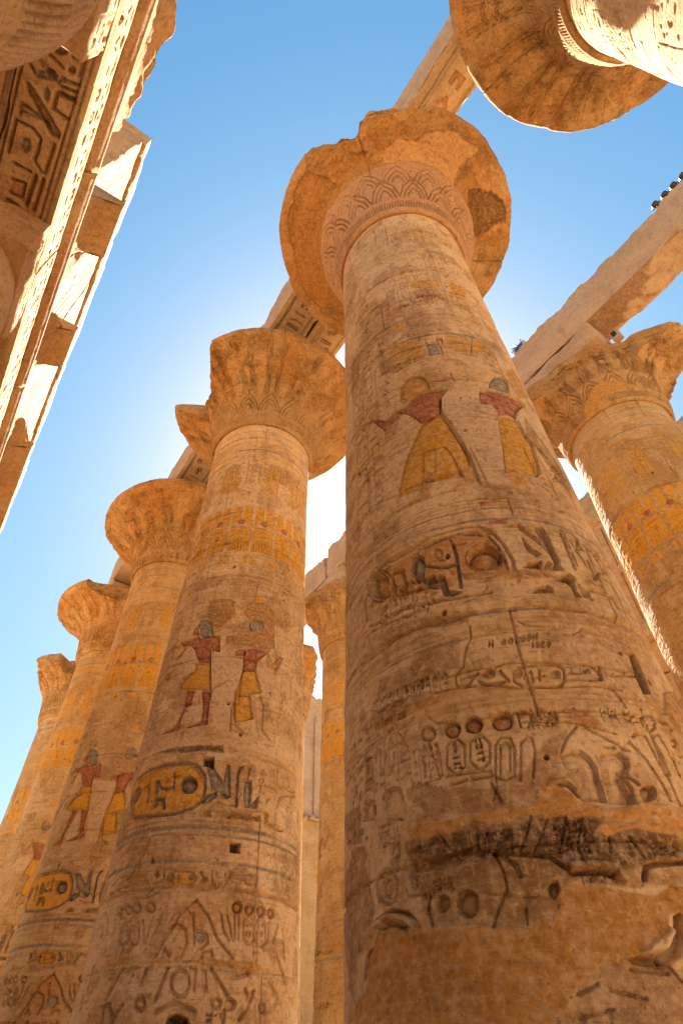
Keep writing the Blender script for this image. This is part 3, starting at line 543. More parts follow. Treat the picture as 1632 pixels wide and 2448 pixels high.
('B',0,5,[(-73.6,1.98),(-61.2,2.03),(-48.7,2.21),(-44,2.41),(-42,2.47),(-38.4,2.48),(-33.2,2.43),(-29.1,2.44),(-23.6,2.43),(-19.1,2.43),(-15.1,2.41),(-11.4,2.37),(-7.8,2.35),(-4.2,2.35),(-.8,2.38),(1.9,2.38),(3.2,2.44),(3.8,2.52),(5.5,2.59),(8.7,2.59),(11.1,2.55),(15.2,2.55),(19.6,2.53),(24.6,2.54),(33.2,2.57),(30.9,2.45),(25.8,2.39),(23.6,2.31),(20.6,2.27),(15.7,2.23),(10.7,2.17),(7.2,2.11),(3.1,2.07),(.4,2),(-3.2,1.95),(-6.4,1.86)]),
('B',0,5,[(-55.9,3.12),(-48.6,3.09),(-46.2,3.01),(-48.8,2.95),(-51.1,2.79),(-58,2.83),(-60.4,2.99)]),
('B',0,5,[(56.5,4.07),(74.2,4.29),(74.2,4.1),(60,3.79),(53.8,3.74),(51,3.84)]),
('P',.056,0,[(-13.1,2.51),(-13.5,2.49),(-14.2,2.46),(-15.1,2.45),(-16.1,2.45),(-17.1,2.46),(-17.9,2.48),(-18.4,2.5),(-18.4,2.53),(-18,2.56),(-17.3,2.59),(-16.3,2.6),(-15.2,2.6),(-14.3,2.59),(-13.5,2.57),(-13.1,2.54)]),
('P',.048,0,[(-19.8,2.54),(-20,2.52),(-20.5,2.51),(-21.1,2.5),(-21.7,2.5),(-22.4,2.5),(-22.9,2.52),(-23.2,2.53),(-23.2,2.55),(-23,2.57),(-22.5,2.59),(-21.9,2.6),(-21.2,2.6),(-20.6,2.59),(-20.1,2.58),(-19.8,2.56)]),
('P',.056,0,[(4.3,2.55),(4.1,2.53),(3.7,2.52),(3.2,2.51),(2.7,2.5),(2.3,2.51),(2,2.52),(1.9,2.53),(2,2.55),(2.2,2.57),(2.6,2.58),(3.1,2.59),(3.5,2.59),(4,2.59),(4.3,2.58),(4.4,2.56)]),
('L',.043,0,[(-34.3,2.71),(-34.7,2.67),(-35.6,2.64),(-36.9,2.63),(-38.4,2.63),(-40,2.64),(-41.4,2.67),(-42.3,2.71),(-42.6,2.76),(-42.2,2.79),(-41.1,2.82),(-39.6,2.84),(-37.9,2.83),(-36.4,2.82),(-35.2,2.79),(-34.4,2.75),(-34.3,2.71)],.033),
('P',.04,0,[(-35.7,2.71),(-36,2.68),(-36.6,2.66),(-37.4,2.65),(-38.4,2.65),(-39.4,2.67),(-40.2,2.68),(-40.7,2.71),(-40.9,2.74),(-40.6,2.76),(-39.9,2.78),(-39,2.79),(-38,2.79),(-37,2.78),(-36.3,2.76),(-35.8,2.74)]),
('L',.024,0,[(-7.9,2.78),(-6.6,2.68),(-6.4,2.58),(-8.8,2.48),(-10.8,2.38)],.017),
('L',.034,0,[(-5.9,2.75),(-3.8,2.7),(-3.1,2.64)],.028),
('L',.051,0,[(22.4,2.59),(23.8,2.66),(26.7,2.68),(33.7,2.7)],.03),
('L',-.038,0,[(7.7,2.67),(10.9,2.67),(14.3,2.67),(16.7,2.64),(18.2,2.58)],.044),
('L',.051,0,[(7.4,2.63),(13.8,2.63),(15.9,2.61)],.028),
('L',-.043,0,[(-50.8,2.44),(-43.8,2.52),(-36.6,2.55),(-31.5,2.51),(-28.7,2.45)],.05),
('L',.06,0,[(-52.2,2.42),(-44.8,2.53),(-37.3,2.58),(-31.4,2.53),(-28.4,2.45)],.033),
('L',.043,0,[(-41.9,2.49),(-36.7,2.5),(-32.4,2.46)],.022),
('L',.01,0,[(-14.1,2.58),(-6.4,2.54),(3.3,2.49)],.014),
('L',.034,0,[(-24.6,2.6),(-25.5,2.53),(-24.7,2.44)],.022),
('L',.043,0,[(-26.5,2.91),(-30.1,2.9),(-29.1,2.78),(-28.1,2.68)],.028),
('L',.034,0,[(-8.6,2.79),(3.6,2.73),(7,2.65)],.022),
('L',.017,0,[(1.8,2.98),(-.0,2.87),(-2.3,2.77)],.014),
('L',.017,0,[(5.8,2.98),(3.3,2.86),(.5,2.76)],.014),
('L',.017,0,[(9.5,2.97),(8.6,2.9),(6.1,2.75)],.014),
('L',.017,0,[(13,2.95),(10.4,2.79),(10.6,2.68)],.014),
('L',.017,0,[(-24.4,2.8),(-18.1,2.83)],.014),
('L',.017,0,[(-31.1,2.63),(-25.8,2.62),(-24.9,2.52)],.014),
('L',.017,0,[(-3.3,2.46),(-3.7,2.38)],.014),
('L',.017,0,[(3.4,2.46),(2.3,2.38)],.014),
('L',.017,0,[(-30.6,2.96),(-30.4,2.82),(-29.2,2.67)],.014),
('L',.017,0,[(17.8,2.84),(17,2.74)],.014),
('L',.017,0,[(-15.9,2.82),(-11.4,2.86)],.014),
('L',.017,0,[(-20.5,2.96),(-16.2,2.77)],.014),
('L',.017,0,[(-46.3,2.95),(-46.1,2.73)],.014),
('L',.017,0,[(22.4,2.84),(24.2,2.71)],.014),
('L',.076,0,[(27.2,2.4),(26.3,2.3),(23.8,2.22),(19.3,2.17),(15.2,2.19)],.055),
('L',-.043,0,[(23.8,2.32),(20.8,2.25),(15.2,2.23)],.055),
('P',.08,6,[(-49.2,2.22),(-48.4,2.36),(-45.6,2.4),(-44.1,2.37),(-46.3,2.3)]),
('L',.021,0,[(2.8,2.04),(6.9,2.08)],.017),
('L',.021,0,[(13.7,2.14),(20.7,2.12)],.017),
('L',.021,0,[(9,2.05),(14.9,2.01)],.017),
('L',.021,0,[(2.3,1.94),(8.4,1.97)],.017),
('T',.014,0,[(-23.6,2.6),(-18.3,2.7)],5,440),
('T',.014,0,[(-36.2,2.8),(-32.7,2.99)],5,250),
('T',.014,0,[(9.3,2.56),(16.8,2.64)],5,1100),
('T',.014,0,[(26.9,2.73),(33.7,2.79)],5,1420),
('T',.014,0,[(5.5,2.74),(13.2,2.94)],5,960),
('T',.014,0,[(-12.1,2.76),(-2.9,2.92)],5,620),
('T',.022,0,[(-61.9,3.09),(-48.6,3.35)],3,991),
('T',.022,0,[(-41.4,2.96),(-32.1,3.17)],4,992),
('T',.019,0,[(-27.5,3.3),(-18.3,3.63)],3,993),
('T',.019,0,[(-58.6,3.38),(-26.5,4.03)],6,996),
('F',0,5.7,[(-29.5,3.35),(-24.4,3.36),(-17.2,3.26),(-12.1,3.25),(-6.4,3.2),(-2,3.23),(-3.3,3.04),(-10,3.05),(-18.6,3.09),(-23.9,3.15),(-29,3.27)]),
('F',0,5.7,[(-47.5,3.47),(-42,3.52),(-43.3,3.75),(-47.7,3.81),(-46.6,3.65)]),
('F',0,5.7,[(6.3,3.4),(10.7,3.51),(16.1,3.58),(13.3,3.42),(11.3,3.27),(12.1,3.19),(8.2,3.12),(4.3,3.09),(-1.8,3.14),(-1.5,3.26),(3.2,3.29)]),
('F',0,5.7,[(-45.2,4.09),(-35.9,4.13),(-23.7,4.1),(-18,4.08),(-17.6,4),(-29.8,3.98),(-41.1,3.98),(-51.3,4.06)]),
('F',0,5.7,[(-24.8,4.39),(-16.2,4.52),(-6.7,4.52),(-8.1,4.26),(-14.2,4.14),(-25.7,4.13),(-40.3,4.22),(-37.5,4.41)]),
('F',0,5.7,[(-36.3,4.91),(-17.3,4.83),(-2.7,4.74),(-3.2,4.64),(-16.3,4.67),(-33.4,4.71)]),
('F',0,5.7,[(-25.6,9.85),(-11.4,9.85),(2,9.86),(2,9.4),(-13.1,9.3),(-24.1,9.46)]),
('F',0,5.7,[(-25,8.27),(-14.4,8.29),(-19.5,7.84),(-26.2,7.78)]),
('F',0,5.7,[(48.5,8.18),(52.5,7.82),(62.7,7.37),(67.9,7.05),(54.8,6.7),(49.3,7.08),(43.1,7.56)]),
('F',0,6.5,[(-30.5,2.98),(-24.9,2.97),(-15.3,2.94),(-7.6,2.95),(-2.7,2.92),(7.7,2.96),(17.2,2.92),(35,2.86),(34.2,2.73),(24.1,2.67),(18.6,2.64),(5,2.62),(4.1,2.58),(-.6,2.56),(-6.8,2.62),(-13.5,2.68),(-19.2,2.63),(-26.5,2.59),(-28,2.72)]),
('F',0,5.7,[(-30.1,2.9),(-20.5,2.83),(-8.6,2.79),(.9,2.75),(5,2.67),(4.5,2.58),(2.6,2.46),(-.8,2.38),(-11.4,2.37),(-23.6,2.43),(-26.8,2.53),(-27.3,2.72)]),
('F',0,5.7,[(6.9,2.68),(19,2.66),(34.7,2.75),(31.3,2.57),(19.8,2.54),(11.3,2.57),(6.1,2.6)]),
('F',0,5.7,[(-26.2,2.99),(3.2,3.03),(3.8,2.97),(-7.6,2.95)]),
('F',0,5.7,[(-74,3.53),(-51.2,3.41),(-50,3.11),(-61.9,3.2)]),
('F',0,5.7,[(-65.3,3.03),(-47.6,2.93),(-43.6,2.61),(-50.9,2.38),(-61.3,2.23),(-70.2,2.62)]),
('F',0,1.2,[(-18.6,10.29),(2.7,9.93),(.9,9.49),(-16.8,9.55)]),
('F',0,1.2,[(4.7,12.28),(25.1,12.3),(23.1,11.92),(3.5,11.95)]),
('F',0,2.5,[(-17.4,11.37),(-4.4,11.42),(-5.4,11.13),(-16.5,11.08)]),
('F',0,1.2,[(15.6,10.07),(31.3,10.01),(28,9.54),(17.1,9.52)])],
2:[
('H',.013,3,[(-180,15.8),(180,15.8)],.03),
('H',.01,3,[(-180,15.49),(180,15.49)],.05),
('H',.005,1,[(-180,15.25),(180,15.25)],.06),
('H',.016,0,[(-180,15.04),(180,15.04)],.015),
('H',.008,3,[(-180,14.91),(180,14.91)],.05),
('H',.008,1,[(-180,14.66),(180,14.66)],.05),
('H',.021,0,[(-180,14.41),(180,14.41)],.03),
('H',.013,0,[(-180,12.86),(180,12.86)],.02),
('H',.021,0,[(-180,12.56),(180,12.56)],.03),
('H',.005,0,[(-180,12.16),(180,12.16)],.01),
('T',.02,1.2,[(-37.8,13.42),(33.1,14.46)],6,101),
('T',.017,0,[(-62.3,12.97),(-32.1,14.56)],2,102),
('K',.02,1,[(-16.7,12.48),(7.5,12.45),(-13.6,11.79),(-10,10.94),(-9.3,10.78),(-8.3,10.54),(-.9,11.46)]),
('H',.018,0,[(-180,10.88),(180,10.88)],.03),
('H',.018,0,[(-180,10.55),(180,10.55)],.03),
('H',.008,0,[(-180,10.44),(180,10.44)],.02),
('H',.016,0,[(-60,10.02),(-4,10.02)],.03),
('H',.026,0,[(4,10.01),(40,10.01)],.03),
('H',.01,0,[(-180,9.89),(180,9.89)],.02),
('T',.02,0,[(-56.8,9.01),(-25.4,9.99)],4,111),
('T',.02,0,[(16.6,9.59),(35.1,9.71)],4,112),
('F',0,1,[(8.3,9.67),(14.5,9.69),(17.3,9.5),(8,9.46)]),
('T',.029,0,[(-82.1,6.66),(-37.1,8.77)],1,113),
('T',.02,0,[(30.4,8.91),(57.7,9.38)],3,114),
('T',.017,0,[(36.1,6.83),(60.4,7.19)],2,115),
('B',0,5,[(-27.3,9.49),(-18,9.5),(-8,9.49),(-4.7,9.08),(-9.9,8.85),(-15.9,8.73),(-22.3,8.84),(-27.3,9.15)]),
('B',0,5,[(3.3,9.38),(10.1,9.45),(18.4,9.5),(27.2,9.41),(29.8,8.45),(22.9,8.34),(8.3,8.29),(-7.4,8.33),(-8.2,8.51),(8.1,8.59),(11.6,8.71),(19.3,8.83),(16.7,9),(10.6,9),(5.6,9.02),(1.3,9.13)]),
('P',.03,3,[(-35.3,8.89),(-32.7,9),(-27.2,8.97),(-22.5,8.87),(-19.2,8.55),(-25.3,8.51),(-29.7,8.57),(-32.2,8.77)]),
('P',.02,2,[(-37.5,8.65),(-37.6,8.81),(-34.6,8.87),(-30.4,8.59),(-33.8,8.61)]),
('P',.035,2,[(-39.9,8.52),(-32,8.58),(-29.3,8.5),(-25.5,8.54),(-14.3,8.51),(-12.3,8.13),(-17.9,8.16),(-19.1,8.28),(-18.7,8.04),(-17.9,7.9),(-26.4,7.93),(-30.6,8.09),(-32.8,8.25),(-37.1,8.39),(-46.6,8.44),(-48.6,8.56)]),
('P',.03,2,[(-39.8,8.37),(-46.5,8.11),(-49.5,8.14),(-42.4,8.39)]),
('P',.04,1,[(-29.7,7.9),(-17.9,7.9),(-14.4,7.28),(-40.8,7.4),(-36,7.6),(-29.1,7.75)]),
('P',.04,2,[(-31.7,7.32),(-25.4,7.28),(-26.9,7.05),(-32,6.75),(-32.1,6.52),(-45.3,6.52),(-35.8,6.63),(-33.1,6.88)]),
('P',.04,2,[(-20.9,7.28),(-14.3,7.27),(-14,7.06),(-12.6,6.59),(-17,6.58),(-27.7,6.54),(-17.4,6.65),(-17.5,6.87)]),
('L',.03,0,[(18.1,8.88),(17.9,8.82),(16.8,8.76),(15.2,8.71),(13.2,8.68),(11.1,8.68),(9.3,8.7),(8,8.74),(7.3,8.8),(7.5,8.87),(8.5,8.93),(10.1,8.97),(12.1,9),(14.2,9),(16.1,8.98),(17.5,8.94),(18.1,8.88)],.025),
('F',0,3,[(17.8,8.87),(17.6,8.8),(16.6,8.74),(15.1,8.7),(13.2,8.67),(11.2,8.67),(9.5,8.69),(8.3,8.73),(7.7,8.79),(7.8,8.85),(8.7,8.91),(10.3,8.95),(12.1,8.98),(14.2,8.98),(15.9,8.96),(17.2,8.92)]),
('P',.02,2,[(-1.1,8.13),(2.2,8.2),(5.3,8.21),(5.9,8.07),(.1,8.05)]),
('P',.035,2,[(5.4,8.2),(11.1,8.28),(17.9,8.3),(25.1,8.31),(21.3,8.18),(17.6,8.06),(15.8,7.87),(15.6,7.79),(6.7,7.74),(6.8,7.93)]),
('P',.025,2.5,[(24.8,8.24),(29.1,8.08),(35.7,8.31),(39.6,8.33),(31.4,7.88),(26,7.99),(23.5,8.14)]),
('P',.04,1,[(6.6,7.76),(15.6,7.82),(16.9,7.69),(21.9,7.35),(13.8,7.26),(3.6,7.21),(5.1,7.46)]),
('P',.04,1,[(3.3,7.19),(13,7.23),(14.2,7.14),(17.2,6.78),(10.7,6.69),(5.3,6.68),(3.5,6.83)]),
('P',.04,0,[(1.2,7.08),(3.7,7.08),(6.2,6.58),(14,6.46),(2.6,6.47)]),
('P',.04,0,[(15.2,7.12),(21.1,7.29),(24.6,7.08),(25.1,6.61),(32.5,6.45),(21.8,6.47),(17.9,6.86)]),
('L',.035,0,[(-19.4,8.16),(-16.1,7.59),(-13.2,7.06)],.03),
('L',.035,0,[(5.9,8.19),(6.7,7.74),(2.6,7.24),(1.9,6.83),(2.2,6.47)],.03),
('F',0,2.5,[(-12.6,6.81),(-10.6,6.81),(-9.6,6.62),(-11.6,6.62)]),
('F',0,4,[(-18.1,8.1),(-.7,8.02),(4.7,8.01),(5.8,7.73),(2.6,7.24),(2.5,6.49),(-7.6,6.48),(-13.7,7.32)]),
('F',0,4,[(16.7,7.91),(34.1,7.96),(42.9,7.56),(23.9,7.31)]),
('F',0,4,[(-39.4,8.4),(-32.1,8.16),(-30.3,7.92),(-42.3,7.57),(-43.2,7.91)]),
('F',0,4,[(-25.4,7.22),(-20.8,7.2),(-17.6,6.67),(-27.9,6.56),(-30.7,6.82)]),
('L',.02,0,[(51.8,8.65),(51.7,8.57),(51,8.49),(50,8.43),(48.7,8.39),(47.4,8.39),(46.2,8.42),(45.4,8.48),(45,8.55),(45,8.64),(45.5,8.72),(46.5,8.78),(47.7,8.81),(49.1,8.82),(50.3,8.79),(51.3,8.73),(51.8,8.65)],.02),
('L',.02,0,[(30.5,8.42),(31.5,8.26)],.02),
('L',.02,0,[(43.3,7.96),(52.5,7.92)],.025),
('L',.02,0,[(-73.7,9.56),(-54.6,9.52),(-32.8,9.48)],.02),
('L',.02,0,[(-74.5,8.57),(-40.7,8.41)],.02),
('L',.02,0,[(-13.6,7.29),(-10.3,7.32),(-3.5,7.48)],.02),
('H',.026,0,[(-180,6.15),(180,6.15)],.05),
('H',.019,0,[(-180,6.07),(180,6.07)],.03),
('F',0,6,[(-47.1,6.19),(-25.1,6.18),(-.0,6.19),(.5,6.08),(-22.7,6.08)]),
('F',0,2.5,[(2.4,6.16),(7.8,6.19),(10.4,6.13),(5.1,6.09)]),
('P',.22,6,[(-11.7,5.96),(-5,5.97),(-4.3,5.8),(-10.9,5.81)]),
('P',.22,6,[(11.1,4.63),(16.3,4.63),(16.8,4.49),(11.3,4.49)]),
('F',0,1,[(-59.1,5.26),(-68,5.63),(-65.6,5.84),(-50,5.9),(-34.9,5.9),(-20.4,5.88),(-13.3,5.79),(-9,5.64),(-7.5,5.44),(-8.4,5.22),(-13.6,5.11),(-23.8,5.04),(-38.8,5.06),(-54.6,5.13)]),
('L',.04,3,[(-59.1,5.26),(-68,5.63),(-65.6,5.84),(-50,5.9),(-34.9,5.9),(-20.4,5.88),(-13.3,5.79),(-9,5.64),(-7.5,5.44),(-8.4,5.22),(-13.6,5.11),(-23.8,5.04),(-38.8,5.06),(-54.6,5.13),(-59.1,5.26)],.06),
('L',.025,0,[(-55,5.25),(-60.7,5.57),(-58.5,5.76),(-46.3,5.83),(-33.3,5.85),(-21.1,5.84),(-14.9,5.76),(-10.9,5.61)],.03),
('P',.13,3,[(-12.2,5.49),(-12.3,5.43),(-13.2,5.39),(-14.8,5.36),(-16.9,5.35),(-19.2,5.37),(-21.3,5.4),(-22.9,5.45),(-23.8,5.51),(-23.8,5.56),(-22.8,5.61),(-21,5.64),(-18.8,5.64),(-16.5,5.63),(-14.4,5.59),(-12.9,5.54)]),
('P',.08,3,[(-53.3,5.47),(-54,5.42),(-55.3,5.38),(-57,5.37),(-58.9,5.38),(-60.8,5.41),(-62.2,5.46),(-63,5.52),(-62.8,5.58),(-61.7,5.63),(-60,5.66),(-58.1,5.67),(-56.2,5.65),(-54.6,5.62),(-53.6,5.58),(-53.1,5.52)]),
('L',.05,3,[(-51.2,5.56),(-47.4,5.64),(-45.5,5.46),(-44.7,5.32)],.05),
('P',.07,3,[(-41.8,5.66),(-38.2,5.65),(-35.6,5.48),(-38.9,5.38),(-41.4,5.46)]),
('L',.045,3,[(-36.2,5.51),(-30.9,5.45),(-28.4,5.49)],.045),
('L',.04,3,[(-28.6,5.73),(-26.7,5.44)],.04),
('L',.03,0,[(-29.7,5.67),(-24.1,5.65)],.03),
('L',.025,0,[(-31.1,5.61),(-31,5.6),(-31.2,5.59),(-31.5,5.58),(-31.8,5.58),(-32.3,5.59),(-32.7,5.6),(-33.1,5.61),(-33.3,5.62),(-33.3,5.64),(-33.2,5.65),(-32.9,5.65),(-32.5,5.65),(-32,5.65),(-31.6,5.64),(-31.3,5.63),(-31.1,5.61)],.02),
('P',.08,3,[(-39.8,5.36),(-32.1,5.35),(-29.5,5.14),(-31.8,5.14),(-34,5.28),(-36.7,5.17),(-39.6,5.19)]),
('P',.06,3,[(-8.8,5.79),(-4.3,5.8),(2.7,5.55),(2.8,5.73),(3.6,5.86),(5.5,5.84),(8.1,5.34),(6.1,5.29),(2.2,5.38),(-1.4,5.4),(-4.2,5.44)]),
('P',.08,3,[(-8.7,5.22),(-6.3,5.34),(-.5,5.4),(.3,5.31),(-4.7,5.2)]),
('P',.06,0,[(.3,5.31),(2.2,5.38),(5.7,5.37),(8.2,5.32),(4.4,5.27)]),
('L',.05,3,[(12.1,5.19),(10.9,5.7),(12.1,5.83),(13.5,5.85)],.05),
('L',.03,0,[(9.3,5.37),(12.4,5.29),(14.3,5.39)],.03),
('P',.07,3,[(16.3,5.63),(20.2,5.65),(21.2,5.5),(21,5.25),(26.6,5.43),(25.7,5.21),(17.4,5.19),(15.7,5.4)]),
('L',.03,0,[(17.7,5.63),(18,5.84)],.03),
('L',.03,0,[(28.4,5.7),(28.3,5.68),(28,5.66),(27.5,5.65),(27,5.64),(26.4,5.64),(25.9,5.65),(25.5,5.66),(25.3,5.68),(25.4,5.69),(25.7,5.71),(26.1,5.72),(26.7,5.73),(27.3,5.73),(27.8,5.73),(28.2,5.71),(28.4,5.7)],.025),
('L',.03,0,[(24.4,5.59),(29.8,5.62)],.025),
('L',.03,0,[(26.8,5.61),(26,5.43)],.025),
('P',.06,0,[(29.7,5.67),(35,5.67),(41.7,5.67),(46.8,5.78),(57.4,5.76),(62.9,5.68),(45,5.54),(41.2,5.31),(38.6,5.29),(34.5,5.43),(31.3,5.31)]),
('L',.05,0,[(55.1,5.78),(61.2,5.77),(61.6,5.61)],.04),
('P',.12,0,[(7.4,4.99),(9.7,5.08),(17.8,5.09),(27.6,5.11),(27.3,5.02),(18.1,5)]),
('P',.08,0,[(30,5.18),(33.4,5.19),(34.4,5.04),(48.7,5),(44.9,4.96),(31.2,4.96)]),
('P',.06,0,[(-7.6,4.98),(-6.5,5.07),(-3.2,5.07),(-1.3,4.99)]),
('L',.03,0,[(.8,5.21),(5.7,5.18),(10.1,5.19)],.03),
('L',.03,0,[(17.6,5.14),(28.4,5.18)],.03),
('H',.019,0,[(-180,4.92),(180,4.92)],.03),
('H',.026,3,[(-180,4.84),(180,4.84)],.07),
('H',.018,0,[(-180,4.75),(180,4.75)],.03),
('H',.01,3,[(-180,4.72),(180,4.72)],.04),
('H',.018,0,[(-180,4.58),(180,4.58)],.03),
('H',.018,3,[(-180,4.34),(180,4.34)],.05),
('H',.018,0,[(-180,4.22),(180,4.22)],.025),
('H',.033,0,[(-180,3.98),(180,3.98)],.06),
('H',.013,0,[(-180,3.86),(180,3.86)],.02),
('F',0,2,[(-13.7,4.72),(-9.1,4.71),(-8.6,4.64),(-13.2,4.65)]),
('F',0,1,[(5.5,4.66),(9.7,4.66),(9.9,4.61),(5.7,4.62)]),
('F',0,2.5,[(7,4.34),(10.3,4.34),(10.6,4.27),(7.3,4.27)]),
('F',0,2.5,[(-21.3,4.71),(-17,4.71),(-16.6,4.65),(-20.9,4.66)]),
('F',0,4,[(-14.9,4.53),(4.6,4.51),(6.8,4.39),(-14,4.39)]),
('L',.04,0,[(28.2,5.08),(28.1,4.77),(28.2,4.6),(28.5,4.05)],.025),
('L',.03,0,[(28.3,3.97),(29.7,3.13)],.02),
('L',.035,0,[(-17.7,4.2),(-8.3,4.19),(-5.1,4.12),(-4.9,4.09),(-7.2,4.02),(-16.4,4.02),(-19.9,4.09),(-20.2,4.13),(-17.7,4.2)],.03),
('F',0,1,[(-17.7,4.2),(-8.3,4.19),(-5.1,4.12),(-4.9,4.09),(-7.2,4.02),(-16.4,4.02),(-19.9,4.09),(-20.2,4.13)]),
('P',.04,3,[(-16.7,4.12),(-16.7,4.11),(-16.9,4.1),(-17.2,4.09),(-17.6,4.09),(-18,4.09),(-18.5,4.1),(-18.8,4.11),(-19,4.13),(-19,4.14),(-18.8,4.15),(-18.5,4.16),(-18.1,4.16),(-17.6,4.16),(-17.2,4.15),(-16.9,4.14)]),
('P',.05,3,[(-6.4,4.12),(-6.4,4.11),(-6.7,4.1),(-7.2,4.09),(-7.7,4.08),(-8.3,4.09),(-8.9,4.1),(-9.3,4.11),(-9.5,4.12),(-9.5,4.13),(-9.2,4.15),(-8.8,4.15),(-8.2,4.16),(-7.6,4.15),(-7,4.15),(-6.6,4.13)]),
('L',.03,0,[(-14.8,4.15),(-14,4.05)],.03),
('L',.03,0,[(-12.8,4.09),(-8.9,4.09)],.03),
('P',.05,2,[(-25.6,4.17),(-25.5,4.15),(-25.7,4.14),(-26,4.13),(-26.5,4.13),(-27,4.13),(-27.4,4.14),(-27.8,4.16),(-28.1,4.17),(-28.1,4.19),(-27.9,4.2),(-27.6,4.21),(-27.2,4.21),(-26.7,4.21),(-26.2,4.2),(-25.8,4.19)]),
('L',.03,0,[(-27.2,4.04),(-21.7,4.09),(-23,4.2)],.03),
('L',.03,0,[(4.8,4.2),(5.6,4.13),(9.9,4.14),(9.6,4.2)],.03),
('L',.03,0,[(21.2,4.16),(21.9,4.08),(27.4,4.1)],.03),
('L',.05,0,[(9.6,4.02),(13,4.19)],.05),
('L',.05,0,[(-3.3,4.19),(-1.3,4.11)],.04),
('P',.06,0,[(-3.8,4.06),(.1,4.13),(1.2,4.08),(-1.7,4.04)]),
('L',.03,0,[(2.4,4.21),(3.7,4.04)],.03),
('L',.03,0,[(5.2,4.05),(5.4,4)],.03),
('L',.03,0,[(6.7,4.05),(7,4.01)],.03),
('L',.03,0,[(8.3,4.06),(8.5,4.01)],.03),
('T',.043,0,[(28.9,4.2),(66.7,4.26)],6,121),
('T',.043,0,[(-60.9,4),(-43,4.25)],3,122),
('L',.03,0,[(14.2,4.18),(26.5,4.21)],.03),
('L',.03,0,[(14.8,4.14),(19.6,4.13)],.03),
('B',0,5,[(-43.6,4.04),(-44.6,4.21),(-40.3,4.4),(-36.5,4.73),(-33.9,4.68),(-37.6,4.35),(-37.3,4.22),(-31.3,4.2),(-28.8,4.04)]),
('B',0,5,[(-47.9,3.17),(-24.7,3.12),(-3,3.11),(18.5,3.13),(34.9,3.1),(34.1,3.04),(19,3.03),(15.7,3.07),(-16.8,3.07),(-46.5,3.08)]),
('B',0,5,[(-39.1,3.28),(-31.8,3.27),(-29.5,3.12),(-38.3,3.14)]),
('L',.04,0,[(20.9,3.77),(20.8,3.74),(20.4,3.72),(19.6,3.7),(18.7,3.69),(17.7,3.7),(16.9,3.71),(16.3,3.73),(16,3.75),(16.1,3.78),(16.5,3.8),(17.2,3.82),(18.2,3.83),(19.1,3.82),(20,3.81),(20.6,3.79),(20.9,3.77)],.035),
('P',.03,2.5,[(20.9,3.77),(20.8,3.74),(20.4,3.72),(19.6,3.7),(18.7,3.69),(17.7,3.7),(16.9,3.71),(16.3,3.73),(16,3.75),(16.1,3.78),(16.5,3.8),(17.2,3.82),(18.2,3.83),(19.1,3.82),(20,3.81),(20.6,3.79)]),
('L',.04,0,[(28.3,3.76),(28.2,3.74),(27.7,3.71),(26.9,3.7),(26,3.69),(25,3.69),(24.2,3.7),(23.6,3.72),(23.3,3.75),(23.4,3.77),(23.9,3.79),(24.6,3.81),(25.5,3.82),(26.5,3.82),(27.4,3.81),(28,3.79),(28.3,3.76)],.035),
('P',.03,2.5,[(28.3,3.76),(28.2,3.74),(27.7,3.71),(26.9,3.7),(26,3.69),(25,3.69),(24.2,3.7),(23.6,3.72),(23.3,3.75),(23.4,3.77),(23.9,3.79),(24.6,3.81),(25.5,3.82),(26.5,3.82),(27.4,3.81),(28,3.79)]),
('L',.04,0,[(35.5,3.77),(35.3,3.74),(34.8,3.72),(34,3.7),(33,3.69),(32.1,3.69),(31.2,3.71),(30.6,3.73),(30.3,3.75),(30.4,3.78),(30.9,3.8),(31.7,3.82),(32.6,3.83),(33.6,3.83),(34.5,3.81),(35.2,3.79),(35.5,3.77)],.035),
('P',.03,2.5,[(35.5,3.77),(35.3,3.74),(34.8,3.72),(34,3.7),(33,3.69),(32.1,3.69),(31.2,3.71),(30.6,3.73),(30.3,3.75),(30.4,3.78),(30.9,3.8),(31.7,3.82),(32.6,3.83),(33.6,3.83),(34.5,3.81),(35.2,3.79)]),
('L',.04,0,[(42.4,3.77),(42.2,3.75),(41.7,3.73),(40.9,3.71),(40,3.7),(39,3.7),(38.2,3.71),(37.6,3.73),(37.4,3.75),(37.5,3.77),(37.9,3.79),(38.7,3.81),(39.6,3.82),(40.6,3.82),(41.5,3.81),(42.1,3.79),(42.4,3.77)],.035),
('P',.03,2.5,[(42.4,3.77),(42.2,3.75),(41.7,3.73),(40.9,3.71),(40,3.7),(39,3.7),(38.2,3.71),(37.6,3.73),(37.4,3.75),(37.5,3.77),(37.9,3.79),(38.7,3.81),(39.6,3.82),(40.6,3.82),(41.5,3.81),(42.1,3.79)]),
('L',.04,0,[(-44.6,3.75),(-44.5,3.72),(-44.7,3.71),(-45.3,3.7),(-46.1,3.69),(-47.2,3.7),(-48.2,3.72),(-49,3.74),(-49.6,3.76),(-49.8,3.79),(-49.5,3.81),(-48.8,3.82),(-47.9,3.82),(-46.9,3.81),(-45.9,3.79),(-45.1,3.77),(-44.6,3.75)],.035),
('P',.03,0,[(-44.6,3.75),(-44.5,3.72),(-44.7,3.71),(-45.3,3.7),(-46.1,3.69),(-47.2,3.7),(-48.2,3.72),(-49,3.74),(-49.6,3.76),(-49.8,3.79),(-49.5,3.81),(-48.8,3.82),(-47.9,3.82),(-46.9,3.81),(-45.9,3.79),(-45.1,3.77)]),
